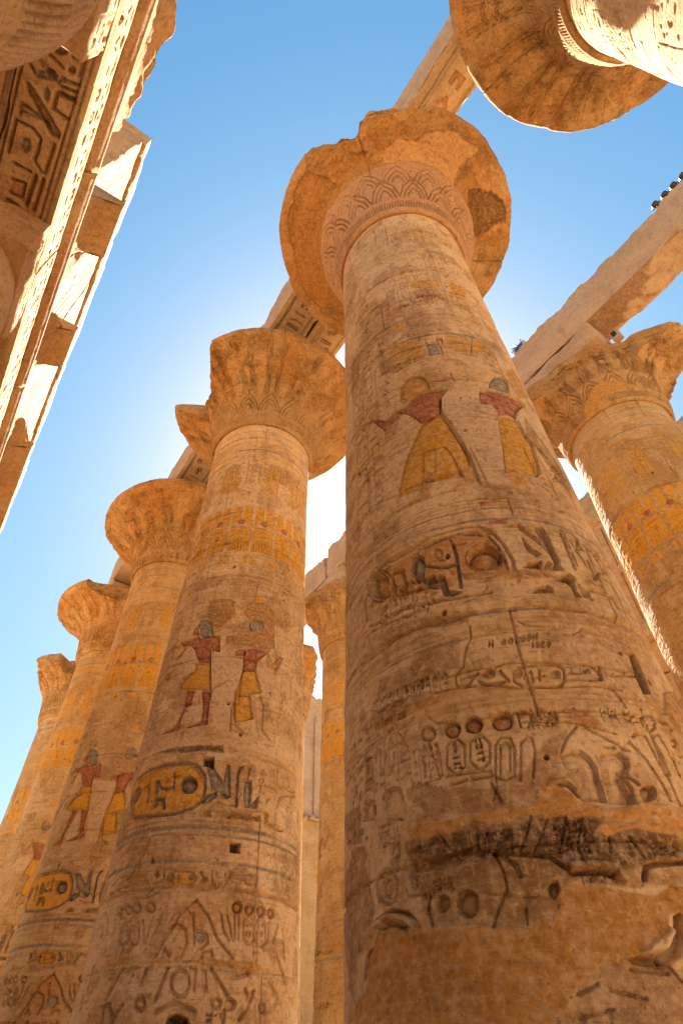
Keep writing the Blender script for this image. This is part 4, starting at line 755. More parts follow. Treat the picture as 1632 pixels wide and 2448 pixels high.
('L',.04,0,[(-38.6,3.75),(-38.5,3.72),(-38.8,3.7),(-39.4,3.69),(-40.2,3.69),(-41.1,3.7),(-42.1,3.71),(-42.9,3.74),(-43.4,3.76),(-43.5,3.78),(-43.2,3.8),(-42.6,3.81),(-41.8,3.82),(-40.8,3.81),(-39.8,3.79),(-39.1,3.77),(-38.6,3.75)],.035),
('P',.03,0,[(-38.6,3.75),(-38.5,3.72),(-38.8,3.7),(-39.4,3.69),(-40.2,3.69),(-41.1,3.7),(-42.1,3.71),(-42.9,3.74),(-43.4,3.76),(-43.5,3.78),(-43.2,3.8),(-42.6,3.81),(-41.8,3.82),(-40.8,3.81),(-39.8,3.79),(-39.1,3.77)]),
('L',.04,0,[(-32.5,3.75),(-32.4,3.72),(-32.7,3.7),(-33.4,3.69),(-34.4,3.69),(-35.4,3.69),(-36.5,3.71),(-37.3,3.73),(-37.9,3.76),(-37.9,3.79),(-37.6,3.81),(-36.8,3.82),(-35.8,3.82),(-34.7,3.81),(-33.7,3.8),(-32.9,3.77),(-32.5,3.75)],.035),
('P',.03,0,[(-32.5,3.75),(-32.4,3.72),(-32.7,3.7),(-33.4,3.69),(-34.4,3.69),(-35.4,3.69),(-36.5,3.71),(-37.3,3.73),(-37.9,3.76),(-37.9,3.79),(-37.6,3.81),(-36.8,3.82),(-35.8,3.82),(-34.7,3.81),(-33.7,3.8),(-32.9,3.77)]),
('L',.04,0,[(-24.1,3.74),(-24.1,3.71),(-24.5,3.69),(-25.1,3.68),(-26.1,3.68),(-27.1,3.69),(-28,3.7),(-28.8,3.72),(-29.2,3.75),(-29.3,3.77),(-28.9,3.79),(-28.2,3.81),(-27.2,3.81),(-26.2,3.8),(-25.2,3.79),(-24.5,3.76),(-24.1,3.74)],.035),
('P',.03,0,[(-24.1,3.74),(-24.1,3.71),(-24.5,3.69),(-25.1,3.68),(-26.1,3.68),(-27.1,3.69),(-28,3.7),(-28.8,3.72),(-29.2,3.75),(-29.3,3.77),(-28.9,3.79),(-28.2,3.81),(-27.2,3.81),(-26.2,3.8),(-25.2,3.79),(-24.5,3.76)]),
('L',.03,0,[(24.6,3.66),(25.8,3.67),(28.5,3.62),(29.3,3.39),(27,3.33),(25.8,3.33),(23.2,3.37),(22.4,3.6),(24.6,3.66)],.03),
('T',.036,0,[(23.1,3.36),(28.5,3.63)],1,1070),
('L',.03,0,[(32,3.67),(33.2,3.67),(35.8,3.64),(36.6,3.37),(34.3,3.32),(33.2,3.31),(30.8,3.35),(29.9,3.62),(32,3.67)],.03),
('T',.036,0,[(30.8,3.35),(35.6,3.64)],1,1155),
('L',.03,0,[(-42.7,3.65),(-41.6,3.64),(-39.1,3.6),(-35.9,3.33),(-37.4,3.3),(-38.4,3.3),(-40.8,3.34),(-44.4,3.61),(-42.7,3.65)],.03),
('T',.036,0,[(-43.4,3.32),(-36.8,3.62)],1,240),
('L',.03,0,[(-35.4,3.64),(-34.2,3.64),(-31.6,3.59),(-29,3.33),(-30.6,3.29),(-31.7,3.29),(-34.3,3.34),(-37.2,3.6),(-35.4,3.64)],.03),
('T',.036,0,[(-36.4,3.31),(-29.7,3.62)],1,310),
('L',.03,0,[(10.2,3.65),(11.7,3.47),(15.3,3.35)],.035),
('L',.03,0,[(13.2,3.65),(16.6,3.4),(17.6,3.35)],.035),
('L',.03,0,[(17.2,3.64),(18.3,3.37)],.035),
('L',.03,0,[(19.7,3.65),(20.3,3.38)],.035),
('L',.03,0,[(38.4,3.64),(38.1,3.37)],.035),
('L',.03,0,[(45.6,3.65),(42.6,3.39)],.035),
('L',.03,0,[(49.9,3.59),(52.2,3.26)],.035),
('L',.03,0,[(-29.4,3.58),(-26.4,3.31)],.035),
('L',.03,0,[(-24.2,3.61),(-25.2,3.36)],.035),
('L',.03,0,[(-19.6,3.62),(-23.2,3.3)],.035),
('L',.03,0,[(-48.2,3.64),(-46,3.34)],.035),
('L',.03,0,[(-56.5,3.73),(-49.7,3.21)],.035),
('F',0,1.5,[(-3.5,3.82),(3.5,3.62),(1.4,3.45),(-3.6,3.44),(-15.4,3.47),(-10.7,3.65)]),
('F',0,2.5,[(-13.1,3.78),(-4.3,3.82),(-10.7,3.65),(-15.1,3.53)]),
('F',0,3,[(4.4,3.37),(4.3,3.34),(3.8,3.32),(3,3.3),(1.9,3.3),(.8,3.3),(-.2,3.31),(-.9,3.34),(-1.3,3.36),(-1.2,3.39),(-.7,3.41),(.1,3.43),(1.2,3.44),(2.3,3.43),(3.3,3.42),(4.1,3.39)]),
('L',.04,0,[(-3.5,3.82),(-10.6,3.63),(-14.8,3.38),(-19.3,3.11)],.04),
('L',.04,0,[(-3.5,3.82),(3.5,3.62),(9.2,3.36),(18.5,3.14)],.04),
('L',.04,0,[(-15.3,3.45),(-11.3,3.52),(-6.5,3.45),(-4.8,3.29),(-6.7,3.14)],.04),
('L',.04,0,[(-1.6,3.29),(-2.3,3.42),(.8,3.44),(4.2,3.4),(5.1,3.3),(2.6,3.24)],.04),
('L',.04,0,[(-4,3.65),(-2.5,3.45)],.04),
('L',.04,0,[(2.6,3.11),(3.5,3.19),(7,3.21),(8,3.16)],.04),
('L',.04,0,[(-15.9,3.14),(-15.1,3.23),(-12.3,3.14)],.04),
('L',.05,0,[(-1.4,2.84),(-1.4,2.79),(-2,2.74),(-3.1,2.71),(-4.6,2.7),(-6.2,2.71),(-7.7,2.74),(-8.9,2.79),(-9.6,2.84),(-9.6,2.9),(-9.1,2.95),(-7.9,2.98),(-6.4,2.99),(-4.8,2.98),(-3.2,2.95),(-2.1,2.9),(-1.4,2.84)],.05),
('P',.04,0,[(-2.6,3.04),(1.7,3.01),(1.8,2.75),(-1.5,2.86)]),
('P',.04,0,[(3.1,3.01),(6,2.99),(7.7,2.78),(5.8,2.75)]),
('L',.06,0,[(-19.9,2.63),(-19.9,2.61),(-20.2,2.59),(-20.8,2.57),(-21.6,2.57),(-22.5,2.58),(-23.4,2.59),(-24.1,2.61),(-24.5,2.63),(-24.6,2.66),(-24.2,2.68),(-23.6,2.69),(-22.7,2.69),(-21.8,2.69),(-20.9,2.67),(-20.3,2.65),(-19.9,2.63)],.05),
('P',.08,0,[(22,2.64),(21.9,2.61),(21.4,2.59),(20.4,2.57),(19.3,2.57),(18.2,2.57),(17.2,2.59),(16.5,2.61),(16.2,2.63),(16.3,2.66),(16.8,2.68),(17.7,2.7),(18.8,2.71),(19.9,2.7),(21,2.69),(21.7,2.67)]),
('L',.05,0,[(14.3,2.64),(14.3,2.62),(13.9,2.6),(13.3,2.59),(12.5,2.59),(11.7,2.59),(11,2.6),(10.4,2.62),(10.2,2.64),(10.2,2.66),(10.6,2.67),(11.2,2.68),(12,2.69),(12.8,2.69),(13.6,2.67),(14.1,2.66),(14.3,2.64)],.04),
('L',.05,0,[(38.6,2.63),(38.5,2.61),(38.2,2.59),(37.7,2.58),(37,2.58),(36.3,2.58),(35.8,2.59),(35.4,2.6),(35.2,2.62),(35.2,2.64),(35.6,2.66),(36.1,2.67),(36.7,2.67),(37.4,2.67),(38,2.66),(38.4,2.65),(38.6,2.63)],.04),
('P',.2,6,[(-9.3,2.42),(-8.6,2.5),(-4.9,2.53),(.0,2.48),(1.8,2.42)]),
('L',.05,0,[(-14.2,2.55),(-7,2.65),(2.8,2.56)],.05),
('L',.05,0,[(-40.9,2.49),(-41.9,2.63),(-38.6,2.65),(-34.7,2.48)],.05),
('L',.05,0,[(-35.4,2.47),(-30.9,2.64)],.05),
('L',.05,0,[(-12.1,3.01),(-15.3,2.69)],.05),
('L',.05,0,[(8,3.01),(17.2,2.73)],.05),
('L',.05,0,[(19.4,2.93),(28,2.98)],.05),
('L',.05,0,[(26.1,2.81),(29.1,2.67),(31.2,2.8)],.05),
('L',.05,0,[(-22.2,3.01),(-23.8,2.85)],.05),
('L',.05,0,[(16.4,2.57),(16.3,2.44)],.05),
('L',.05,0,[(24.2,2.49),(28.5,2.62)],.05),
('L',.05,0,[(45.4,3.24),(52.8,3.01)],.05),
('L',.05,0,[(40.6,2.91),(47.9,2.76)],.05),
('L',.05,0,[(-58.5,3.1),(-58.4,2.83)],.05),
('L',.05,0,[(-35.3,3.03),(-41.3,2.72)],.05),
('T',.043,0,[(8.2,2.44),(16.3,2.55)],3,131),
('T',.029,0,[(21.4,2.91),(64.5,3)],6,132),
('T',.029,0,[(-43,2.85),(-20.8,3.05)],5,133)]}
OD=[('L',.006,3,[(-53.2,9.97),(-40.2,9.98),(-23.2,9.97)],.1),('L',.03,0,[(-51.5,9.74),(-26.6,9.79),(-15.5,9.76)],.04),('L',.02,0,[(-55,11.29),(-45.5,11.31),(-39.4,11.31)],.04),('L',.02,0,[(-45,10.47),(-33.2,10.47)],.03),('L',.02,0,[(-21.5,10.49),(-8.9,10.51),(-.5,10.53)],.03),('L',.02,0,[(-41.6,13.59),(-21.3,13.54),(-8.2,13.57)],.03),('L',.02,0,[(-40.8,12.42),(-25.6,12.42),(-14.6,12.39),(-15.9,11.95)],.04),('L',.02,0,[(.6,11.63),(-.1,11.6),(-1.1,11.59),(-2.3,11.58),(-3.4,11.6),(-4.4,11.62),(-5,11.66),(-5.2,11.7),(-4.9,11.73),(-4.2,11.76),(-3.2,11.78),(-2.1,11.78),(-.9,11.76),(.0,11.74),(.6,11.7),(.8,11.67),(.6,11.63)],.03),('L',.02,0,[(-23.9,11.6),(-24.7,11.57),(-25.8,11.56),(-27,11.56),(-28.2,11.58),(-29.1,11.61),(-29.6,11.65),(-29.6,11.69),(-29.2,11.73),(-28.3,11.76),(-27.2,11.77),(-26,11.77),(-24.9,11.75),(-24,11.72),(-23.5,11.68),(-23.5,11.64),(-23.9,11.6)],.03),('L',.02,0,[(-27.5,10.93),(-28.2,10.91),(-29.1,10.9),(-30,10.9),(-30.9,10.91),(-31.6,10.94),(-32,10.97),(-32,11),(-31.7,11.03),(-31,11.05),(-30.1,11.06),(-29.1,11.06),(-28.2,11.05),(-27.6,11.02),(-27.2,10.99),(-27.2,10.96),(-27.5,10.93)],.03),('L',.02,0,[(5.7,10.98),(5,10.96),(4.2,10.94),(3.1,10.94),(2.1,10.95),(1.2,10.97),(.7,11),(.5,11.03),(.8,11.06),(1.4,11.09),(2.3,11.1),(3.3,11.1),(4.4,11.09),(5.2,11.07),(5.8,11.05),(5.9,11.01),(5.7,10.98)],.03),('L',.02,0,[(15.9,11.69),(15.3,11.67),(14.5,11.65),(13.4,11.65),(12.4,11.66),(11.5,11.67),(10.8,11.7),(10.6,11.73),(10.7,11.75),(11.3,11.78),(12.2,11.79),(13.2,11.79),(14.3,11.78),(15.2,11.77),(15.8,11.74),(16.1,11.72),(15.9,11.69)],.03)]
SOF=[('P',.06,8,[(-2.66,-3),(-2.66,-3.04),(-2.67,-3.08),(-2.7,-3.12),(-2.74,-3.15),(-2.78,-3.17),(-2.81,-3.17),(-2.84,-3.16),(-2.86,-3.14),(-2.86,-3.1),(-2.84,-3.06),(-2.82,-3.02),(-2.78,-2.99),(-2.74,-2.97),(-2.71,-2.97),(-2.68,-2.98)]),('P',.05,3,[(-2.61,-3.02),(-2.49,-2.99),(-2.5,-3.07),(-2.6,-3.11)]),('P',.05,8,[(-2.49,-3.22),(-2.49,-3.24),(-2.5,-3.26),(-2.51,-3.28),(-2.53,-3.3),(-2.55,-3.31),(-2.57,-3.31),(-2.59,-3.3),(-2.59,-3.28),(-2.6,-3.26),(-2.59,-3.24),(-2.58,-3.21),(-2.56,-3.2),(-2.54,-3.19),(-2.52,-3.19),(-2.5,-3.2)]),('P',.06,8,[(-2.46,-3.02),(-2.41,-3),(-2.41,-3.26),(-2.46,-3.3)]),('L',.05,8,[(-2.62,-3.44),(-2.4,-3.38)],.05),('L',.05,8,[(-2.62,-3.54),(-2.41,-3.49)],.05),('L',.05,8,[(-2.61,-3.62),(-2.41,-3.59)],.05),('L',.06,8,[(-2.4,-3.63),(-2.64,-3.66),(-2.65,-3.9),(-2.42,-3.91)],.06),('P',.07,8,[(-3.09,-3.78),(-3.03,-3.76),(-2.67,-4),(-2.45,-4.18),(-2.46,-4.27),(-2.6,-4.28),(-2.82,-4.09),(-3.04,-3.9)]),('L',.06,8,[(-3.06,-4.25),(-3.07,-4.1),(-2.89,-4.11),(-2.65,-4.17)],.06),('L',.04,3,[(-3.03,-4.19),(-2.82,-4.16)],.04),('L',.05,8,[(-3.09,-4.91),(-3.09,-4.37),(-2.83,-4.34),(-2.7,-4.42),(-2.69,-4.62),(-2.71,-4.79),(-2.56,-4.91)],.05),('P',.06,3,[(-2.81,-4.6),(-2.81,-4.65),(-2.81,-4.69),(-2.83,-4.73),(-2.85,-4.76),(-2.88,-4.77),(-2.91,-4.76),(-2.93,-4.73),(-2.95,-4.69),(-2.95,-4.64),(-2.95,-4.6),(-2.93,-4.56),(-2.91,-4.53),(-2.88,-4.52),(-2.85,-4.53),(-2.83,-4.56)]),('L',.05,8,[(-2.97,-5.02),(-2.72,-5)],.05),('L',.05,8,[(-2.94,-5.28),(-2.74,-5.23),(-2.73,-5.51),(-2.93,-5.52)],.05),('P',.02,1.5,[(-2.92,-5.31),(-2.79,-5.3),(-2.78,-5.51),(-2.95,-5.56)]),('L',.06,8,[(-2.63,-5.01),(-2.65,-5.58)],.07),('L',.06,8,[(-2.51,-5),(-2.52,-5.59)],.06),('L',.04,8,[(-2.5,-4.38),(-2.51,-4.91)],.05),('P',.05,3,[(-2.74,-3.73),(-2.73,-3.77),(-2.73,-3.8),(-2.74,-3.83),(-2.76,-3.85),(-2.78,-3.85),(-2.79,-3.84),(-2.81,-3.82),(-2.82,-3.79),(-2.83,-3.75),(-2.83,-3.72),(-2.82,-3.69),(-2.8,-3.67),(-2.78,-3.67),(-2.77,-3.68),(-2.75,-3.7)]),('L',.04,3,[(-2.94,-3.54),(-2.76,-3.42),(-2.75,-3.51),(-2.94,-3.6)],.05),('L',.05,8,[(-3.08,-3.53),(-3,-3.58)],.05),('L',.04,8,[(-3.05,-3.37),(-2.72,-3.45)],.05),('L',.04,3,[(-2.92,-3.45),(-2.67,-3.52),(-2.63,-3.42)],.04),('L',.04,8,[(-2.89,-3.23),(-2.67,-3.29)],.05),('P',.05,8,[(-2.77,-3.43),(-2.77,-3.45),(-2.77,-3.47),(-2.79,-3.49),(-2.8,-3.51),(-2.82,-3.52),(-2.84,-3.52),(-2.86,-3.51),(-2.86,-3.5),(-2.86,-3.48),(-2.86,-3.46),(-2.84,-3.44),(-2.83,-3.43),(-2.81,-3.42),(-2.79,-3.41),(-2.77,-3.42)]),('L',.04,8,[(-2.95,-5.66),(-2.77,-5.66)],.05),('P',.05,3,[(-2.99,-5.71),(-2.83,-5.69),(-2.86,-5.75)])]
SPALLS=[([(-31.5,2.91),(-28,2.36),(-41.5,2.17),(-58,2.19),(-75,2.22),(-90,2.11),(-109.5,2.13),(-115.5,3.05),(-101,3.1),(-83.5,3.14),(-69.5,3.21),(-56.5,3.25),(-44,3.27),(-36.5,3.21)],.05,7),([(4,2.43),(12.5,2.68),(21.5,2.82),(34,3.02),(45,3.21),(57.5,3.25),(56.5,2.85),(55.5,2.25),(43.5,2.21),(28,2.24),(16.5,2.21)],.04,2.9),([(67,2.49),(72.5,2.8),(85,3.27),(97,3.32),(97.5,2.39),(81,2.13)],.08,8)]
SPD=[([(-17.5,.22),(-9.5,.66),(.0,1),(11,1.1),(22,1.03),(41.5,.66),(38.5,.5),(24,.49),(9,.42),(-.5,.2)],-.01,5)]
PROFILE=[(1.47,16.12),(1.56,16.1),(1.62,16.17),(1.665,16.38),(1.7,16.67),(1.73,16.97),(1.765,17.25),(1.82,17.52),(1.91,17.76),(2.07,17.98),(2.32,18.18),(2.62,18.36),(2.92,18.5),(3.14,18.6),(3.24,18.67),(3.26,18.78),(3.26,18.9),(3.22,18.95),(3,18.97),(1,18.97),(.05,18.97)]

# ------------------------------------------------------------------ columns of the nave
ZN, RN, RB, QB = 16.094, 1.502, 1.693, -.033
def r_shaft(z):
    t = (ZN-z)/(ZN-3.0); r = RN+(RB-RN)*t+QB*4*t*(1-t)
    return np.where(z < 1.3, r-.22*((1.3-z)/1.3)**2, r)
RR = 1.6
def ring_angles(nf, half=100, back=4.0):
    return np.concatenate([np.linspace(-half, half, nf), np.arange(half+back, 360-half-back*.5, back)])
def shaft_mesh(c, az, plays, nf, zs, seed, mat, wear=.5, blank=0):
    th = ring_angles(nf); U, V = np.meshgrid(np.radians(th)*RR, zs); R = Relief(U, V)
    T = np.radians(az+th)[None, :]; r0 = r_shaft(V)
    P = np.stack([c[0]+r0*np.cos(T), c[1]+r0*np.sin(T), V], -1).astype(np.float32)
    rg = random.Random(seed)
    b1 = fbm(P, .7, 5, seed+61); b2 = fbm(P*np.array([1, 1, .6]), 1.7, 5, seed+62); full = (slice(None), slice(None))
    R.tint(full, sst(.545, .60, b1)*.75, 5.7); R.tint(full, sst(.54, .60, b2)*.6, 4); R.tint(full, sst(.60, .66, fbm(P, 2.4, 4, seed+63))*.8, 5.7)
    R.H += (sst(.545, .575, b1)-.5)*.006
    for ops, daz in plays:
        if ops is None: continue
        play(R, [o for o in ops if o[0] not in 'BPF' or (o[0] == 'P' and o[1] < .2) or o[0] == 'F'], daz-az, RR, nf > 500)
    # stone courses, with chipped joints
    z = rg.uniform(.5, 1.0); n1 = fbm(P, 1.1, 4, seed); n2 = fbm(P, 5.5, 4, seed+3); n3 = vnoise(P, 2.3, seed+8)
    while z < zs[-1]:
        chip = sst(.5, .75, n3)*.035+.004; d = np.abs(V-z-(n2-.5)*.02); m = sst(chip*1.5+.006, chip*.3, d)
        R.H -= m*(.022+chip*.7); w = chip > .02
        for k in range(3):
            x = math.radians(rg.uniform(-175, 175))*RR; R.line([(x, z), (x+rg.uniform(-.02, .02), z+.5), (x, z+1.0)], .02, .022)
        z += rg.uniform(.92, 1.12)
    dmg = sst(.54, .70, fbm(P, .75, 4, seed+31))*wear
    R.H = R.H*(1-.8*dmg) - dmg*.022*n2*1.4
    R.H += (n1-.5)*.035+(n2-.5)*.016 - sst(.70, .80, fbm(P, 9, 2, seed+5))*.014
    R.C[..., 3] *= 1-.75*dmg*(n2 > .42)
    for i in range(150 if nf > 500 else 60):
        x, y = math.radians(rg.uniform(-95, 95))*RR, rg.uniform(zs[0]+1, 15.8); a = rg.gauss(0, .5)+(1.57 if rg.random() < .3 else 0); q = rg.uniform(.05, .3)
        R.line([(x, y), (x+q*.5*math.cos(a), y+q*.5*math.sin(a)), (x+q*math.cos(a+.2), y+q*math.sin(a+.2))], rg.uniform(.012, .025), rg.uniform(.008, .022))
    for i in range(26):
        x, y = math.radians(rg.uniform(-90, 90))*RR, rg.uniform(zs[0]+1, 15.5); s = rg.uniform(.012, .035); R.sunk(oval(x, y, s, s*rg.uniform(.8, 1.8), 7), .06, 6, .006)
    for ops, daz in plays:
        if ops is None: continue
        play(R, [o for o in ops if o[0] == 'B' or (o[0] == 'P' and o[1] >= .2)], daz-az, RR)
    r = r0+R.H
    X = np.stack([c[0]+r*np.cos(T), c[1]+r*np.sin(T), V], -1)
    nr, nc = U.shape
    return make_mesh('shaft', X, grid_quads(nr, nc, True), mat, R.C)
PR0 = np.array(PROFILE)
PROF1 = [(1.47, 16.12), (1.56, 16.10), (1.63, 16.17), (1.71, 16.45), (1.80, 16.85), (1.90, 17.25), (1.99, 17.6), (2.07, 17.92), (2.12, 18.12), (2.17, 18.25), (2.30, 18.33), (2.62, 18.43), (2.95, 18.54), (3.15, 18.62), (3.24, 18.68), (3.26, 18.78), (3.26, 18.90), (3.22, 18.95), (3.0, 18.97), (1.0, 18.97), (.05, 18.97)]
def densify(pr, n):
    pr = np.asarray(pr, float); s = np.concatenate([[0], np.cumsum(np.hypot(*np.diff(pr, axis=0).T))])
    ss = np.linspace(0, s[-1], n); return np.stack([np.interp(ss, s, pr[:, 0]), np.interp(ss, s, pr[:, 1])], 1), ss
RC = 2.0
def capital_mesh(c, az, nf, ns, seed, mat, cut=None, spalls=(), carve=1.0, yellow=.5, rough=1.0, rose=0, stems=True, prof=None):
    PR = np.array(prof) if prof else PR0; lip = PR[:18]; s18 = float(np.sum(np.hypot(*np.diff(lip, axis=0).T)))
    pr, ss = densify(lip, ns); pr = np.vstack([pr, PR[18:]]); ss = np.concatenate([ss, ss[-1]+np.array([.2, 1.5, 2.5])])
    th = ring_angles(nf, 120, 4.0); U, V = np.meshgrid(np.radians(th)*RC, ss); R = Relief(U, V); rg = random.Random(seed)
    T = np.radians(az+th)[None, :]; r0 = pr[:, 0][:, None]+0*U; z0 = pr[:, 1][:, None]+0*U
    tx = np.gradient(pr[:, 0], ss); tz = np.gradient(pr[:, 1], ss); L = np.hypot(tx, tz); nx, nz = (tz/L)[:, None], (-tx/L)[:, None]
    P = np.stack([c[0]+r0*np.cos(T), c[1]+r0*np.sin(T), z0], -1).astype(np.float32)
    u_all = math.pi*RC
    N = 16; st = 2*u_all/N
    R.band(.50, .03, .02*carve, 0); R.band(1.42, .02, .014*carve, 0); R.band(.62, .02, .012*carve, 0)
    k = int(u_all/.075)
    for i in range(-k, k+1): R.line([(i*.075, .24), (i*.075, .47)], .026, .03*carve)
    for i in range(-N//2, N//2):
        x = i*st
        for j, q in enumerate((1.0, .72, .44)):        # nested sepals at the foot of the bell
            R.line([(x-st*.5*q, .66), (x-st*.34*q, .66+.45*q), (x, .66+.84*q), (x+st*.34*q, .66+.45*q), (x+st*.5*q, .66)], .034, .038*carve, 1.2 if (j == 1 and rg.random() < yellow) else 0)
        if not stems:
            for q in (1.0, .7, .4): R.line([(x+st*.5-st*.5*q, 1.3), (x+st*.5-st*.34*q, 1.3+.4*q), (x+st*.5, 1.3+.72*q), (x+st*.5+st*.34*q, 1.3+.4*q), (x+st*.5+st*.5*q, 1.3)], .03, .034*carve)
            R.signs(x-st*.14, x+st*.14, 1.56, 2.06, 1, .03, seed+i, 2.5 if i % 3 == 0 else 0)
            continue
        for j, dx in enumerate((-.42, -.3, -.2, .2, .3, .42)):  # stems fanning out to the rim
            R.line([(x+st*dx*.9, 1.44), (x+st*dx*.62, 1.9), (x+st*dx*.6, 2.55), (x+st*dx*.7, 3.2)], .03, .03*carve)
        if i % 2 == 0:
            R.line([(x-st*.14, 1.5), (x-st*.14, 2.1), (x-st*.07, 2.2), (x+st*.07, 2.2), (x+st*.14, 2.1), (x+st*.14, 1.5), (x-st*.14, 1.5)], .03, .034*carve)
            R.signs(x-st*.11, x+st*.11, 1.52, 2.14, 1, .034*carve, seed+i, 0); R.sunk(oval(x, 2.32, st*.13, .1), .04*carve, 2.5 if rg.random() < .5 else 0)
            if rg.random() < yellow: R.fill([(x-st*.13, 1.5), (x+st*.13, 1.5), (x+st*.13, 2.15), (x-st*.13, 2.15)], 1.5)
        else:
            for q in (.9, .6): R.line([(x, 1.5), (x-st*.2*q, 1.9), (x-st*.26*q, 2.3), (x, 2.5*q+.25), (x+st*.26*q, 2.3), (x+st*.2*q, 1.9), (x, 1.5)], .03, .032*carve)
            for rr_ in (.05, .1, .15): R.line(oval(x, 2.62, rr_*1.3, rr_*1.3)+[(x+rr_*1.3, 2.62)], .028, .028*carve)
    n1 = fbm(P, 1.6, 4, seed+1); n2 = fbm(P, 6, 4, seed+2)
    dmg = sst(.56, .72, fbm(P, 1.1, 4, seed+4)); R.H *= 1-.75*dmg
    fl = sst(1.9, 2.3, V)*sst(s18, s18-.25, V)
    lay = sst(.50, .54, fbm(P, 1.0, 4, seed+6))*fl; R.H -= lay*.03; R.tint((slice(None), slice(None)), lay, 7, .75)
    if not stems: R.tint((slice(None), slice(None)), sst(2.1, 2.25, V)*sst(.30, .5, n1), 7, .55)
    R.tint((slice(None), slice(None)), sst(.53, .60, fbm(P, 1.3, 5, seed+71))*sst(1.0, 1.9, V), 8, .55)
    R.tint((slice(None), slice(None)), sst(.55, .62, fbm(P, 2.1, 5, seed+72))*sst(.6, 1.6, V), 2.9, .5)
    for pts, dep, paint in spalls:
        d = sd_poly(U, V, [(math.radians(a)*RC, s) for a, s in pts])+(fbm(P, 2.5, 4, seed+11)-.5)*.35; m = sst(.02, -.02, d)
        R.H = R.H*(1-m)-m*dep*(.7+.6*n1); R.C *= (1-m*.8)[..., None]; R.tint((slice(None), slice(None)), m, paint)
    R.H += ((n1-.5)*.05+(n2-.5)*.03)*sst(0, .3, V)*(1+1.2*fl)
    for i in range(3):
        x = rg.uniform(-2.5, 4)*1.2; R.line([(x, 1.6), (x+.05, 2.4), (x+.02, s18)], .018, .04)
    if rose: R.tint((slice(None), slice(None)), sst(2.2, 2.05, V)*sst(.3, .55, n1+.15), 9, rose)
    hh = R.H.copy(); hh[-3:] = 0
    r = r0+hh*nx; z = z0+hh*nz
    if cut:
        a = np.array([p[0] for p in cut]); q = np.array([p[1] for p in cut]); tt = (th+180) % 360-180
        rc = np.interp(tt, a, q)[None, :] + (fbm(P*np.array([1, 1, 1.5]), 1.7, 4, seed+21)-.5)*.5*rough + (fbm(P, 7, 3, seed+22)-.5)*.12*rough
        rc = np.where(np.interp(tt, a, q)[None, :] > 3.6, 9, rc); br = r > rc
        # keep the broken face covered with rows: pull rows that lie beyond the break back to it
        r = np.minimum(r, np.maximum(rc, 1.5)+np.where(V < s18-.3, hh, 0))
        R.C *= np.where(br, .2, 1)[..., None]
    X = np.stack([c[0]+r*np.cos(T), c[1]+r*np.sin(T), z], -1); nr, nc = U.shape
    return make_mesh('capital', X, grid_quads(nr, nc, True), mat, R.C)

FACES = {'-x': (0, 0), '+x': (0, 1), '-y': (1, 0), '+y': (1, 1), '-z': (2, 0), '+z': (2, 1)}
def block_mesh(name, lo, hi, mat, res=.15, relief=None, rough=.02, chip=.05, seed=0, warp=None, fine=None):
    """a dressed stone block: six gridded faces with worn arrises; relief[face](Relief, su, sv) may carve a face"""
    lo, hi = np.array(lo, float), np.array(hi, float); VS, QS, CS = [], [], []; base = 0; relief = relief or {}; fine = fine or {}
    for f, (ax, side) in FACES.items():
        b, d = [(1, 2), (0, 2), (0, 1)][ax]; rs = fine.get(f, res)
        nu, nv = max(3, int((hi[b]-lo[b])/rs)+1), max(3, int((hi[d]-lo[d])/rs)+1)
        u, v = np.linspace(lo[b], hi[b], nu), np.linspace(lo[d], hi[d], nv); U, V = np.meshgrid(u, v)
        P = np.empty(U.shape+(3,)); P[..., b] = U; P[..., d] = V; P[..., ax] = (lo, hi)[side][ax]
        H = np.zeros(U.shape, np.float32); C = np.zeros(U.shape+(4,), np.float32)
        if f in relief:
            swap = ax == 2            # soffits read along the length
            R = Relief(V.T, U.T) if swap else Relief(U, V)
            relief[f](R); H, C = (R.H.T, R.C.transpose(1, 0, 2)) if swap else (R.H, R.C)
        dist = np.stack([P[..., i]-lo[i] for i in range(3)]+[hi[i]-P[..., i] for i in range(3)], -1)
        e = np.sort(dist, -1)[..., 1]; n = fbm(P, 1.6, 4, seed+3)
        nv3 = np.zeros(P.shape); w = np.exp(-dist/.07)
        for i in range(3): nv3[..., i] = w[..., i]-w[..., i+3]
        am = chip*np.exp(-e/.06)*sst(.42, .75, n)*2.2+.006*np.exp(-e/.02)
        P2 = P+nv3*am[..., None]
        edge = sst(0, .05, e)
        sgn = 1 if side else -1; P2[..., ax] += sgn*H*edge
        for i in range(3): P2[..., i] += (fbm(P, 1.0, 3, seed+40+i)-.5)*rough*2+(fbm(P, 6, 3, seed+50+i)-.5)*rough
        if warp: P2 = warp(P2)
        q = grid_quads(nv, nu, False, base, flip=(side == 0) ^ (ax == 1))
        VS.append(P2.reshape(-1, 3)); QS.append(q); CS.append(C.reshape(-1, 4)); base += U.size
    return make_mesh(name, np.concatenate(VS), np.concatenate(QS), mat, np.concatenate(CS), smooth=False if rough > .05 else True)
def smooth_by_angle(me):
    return me

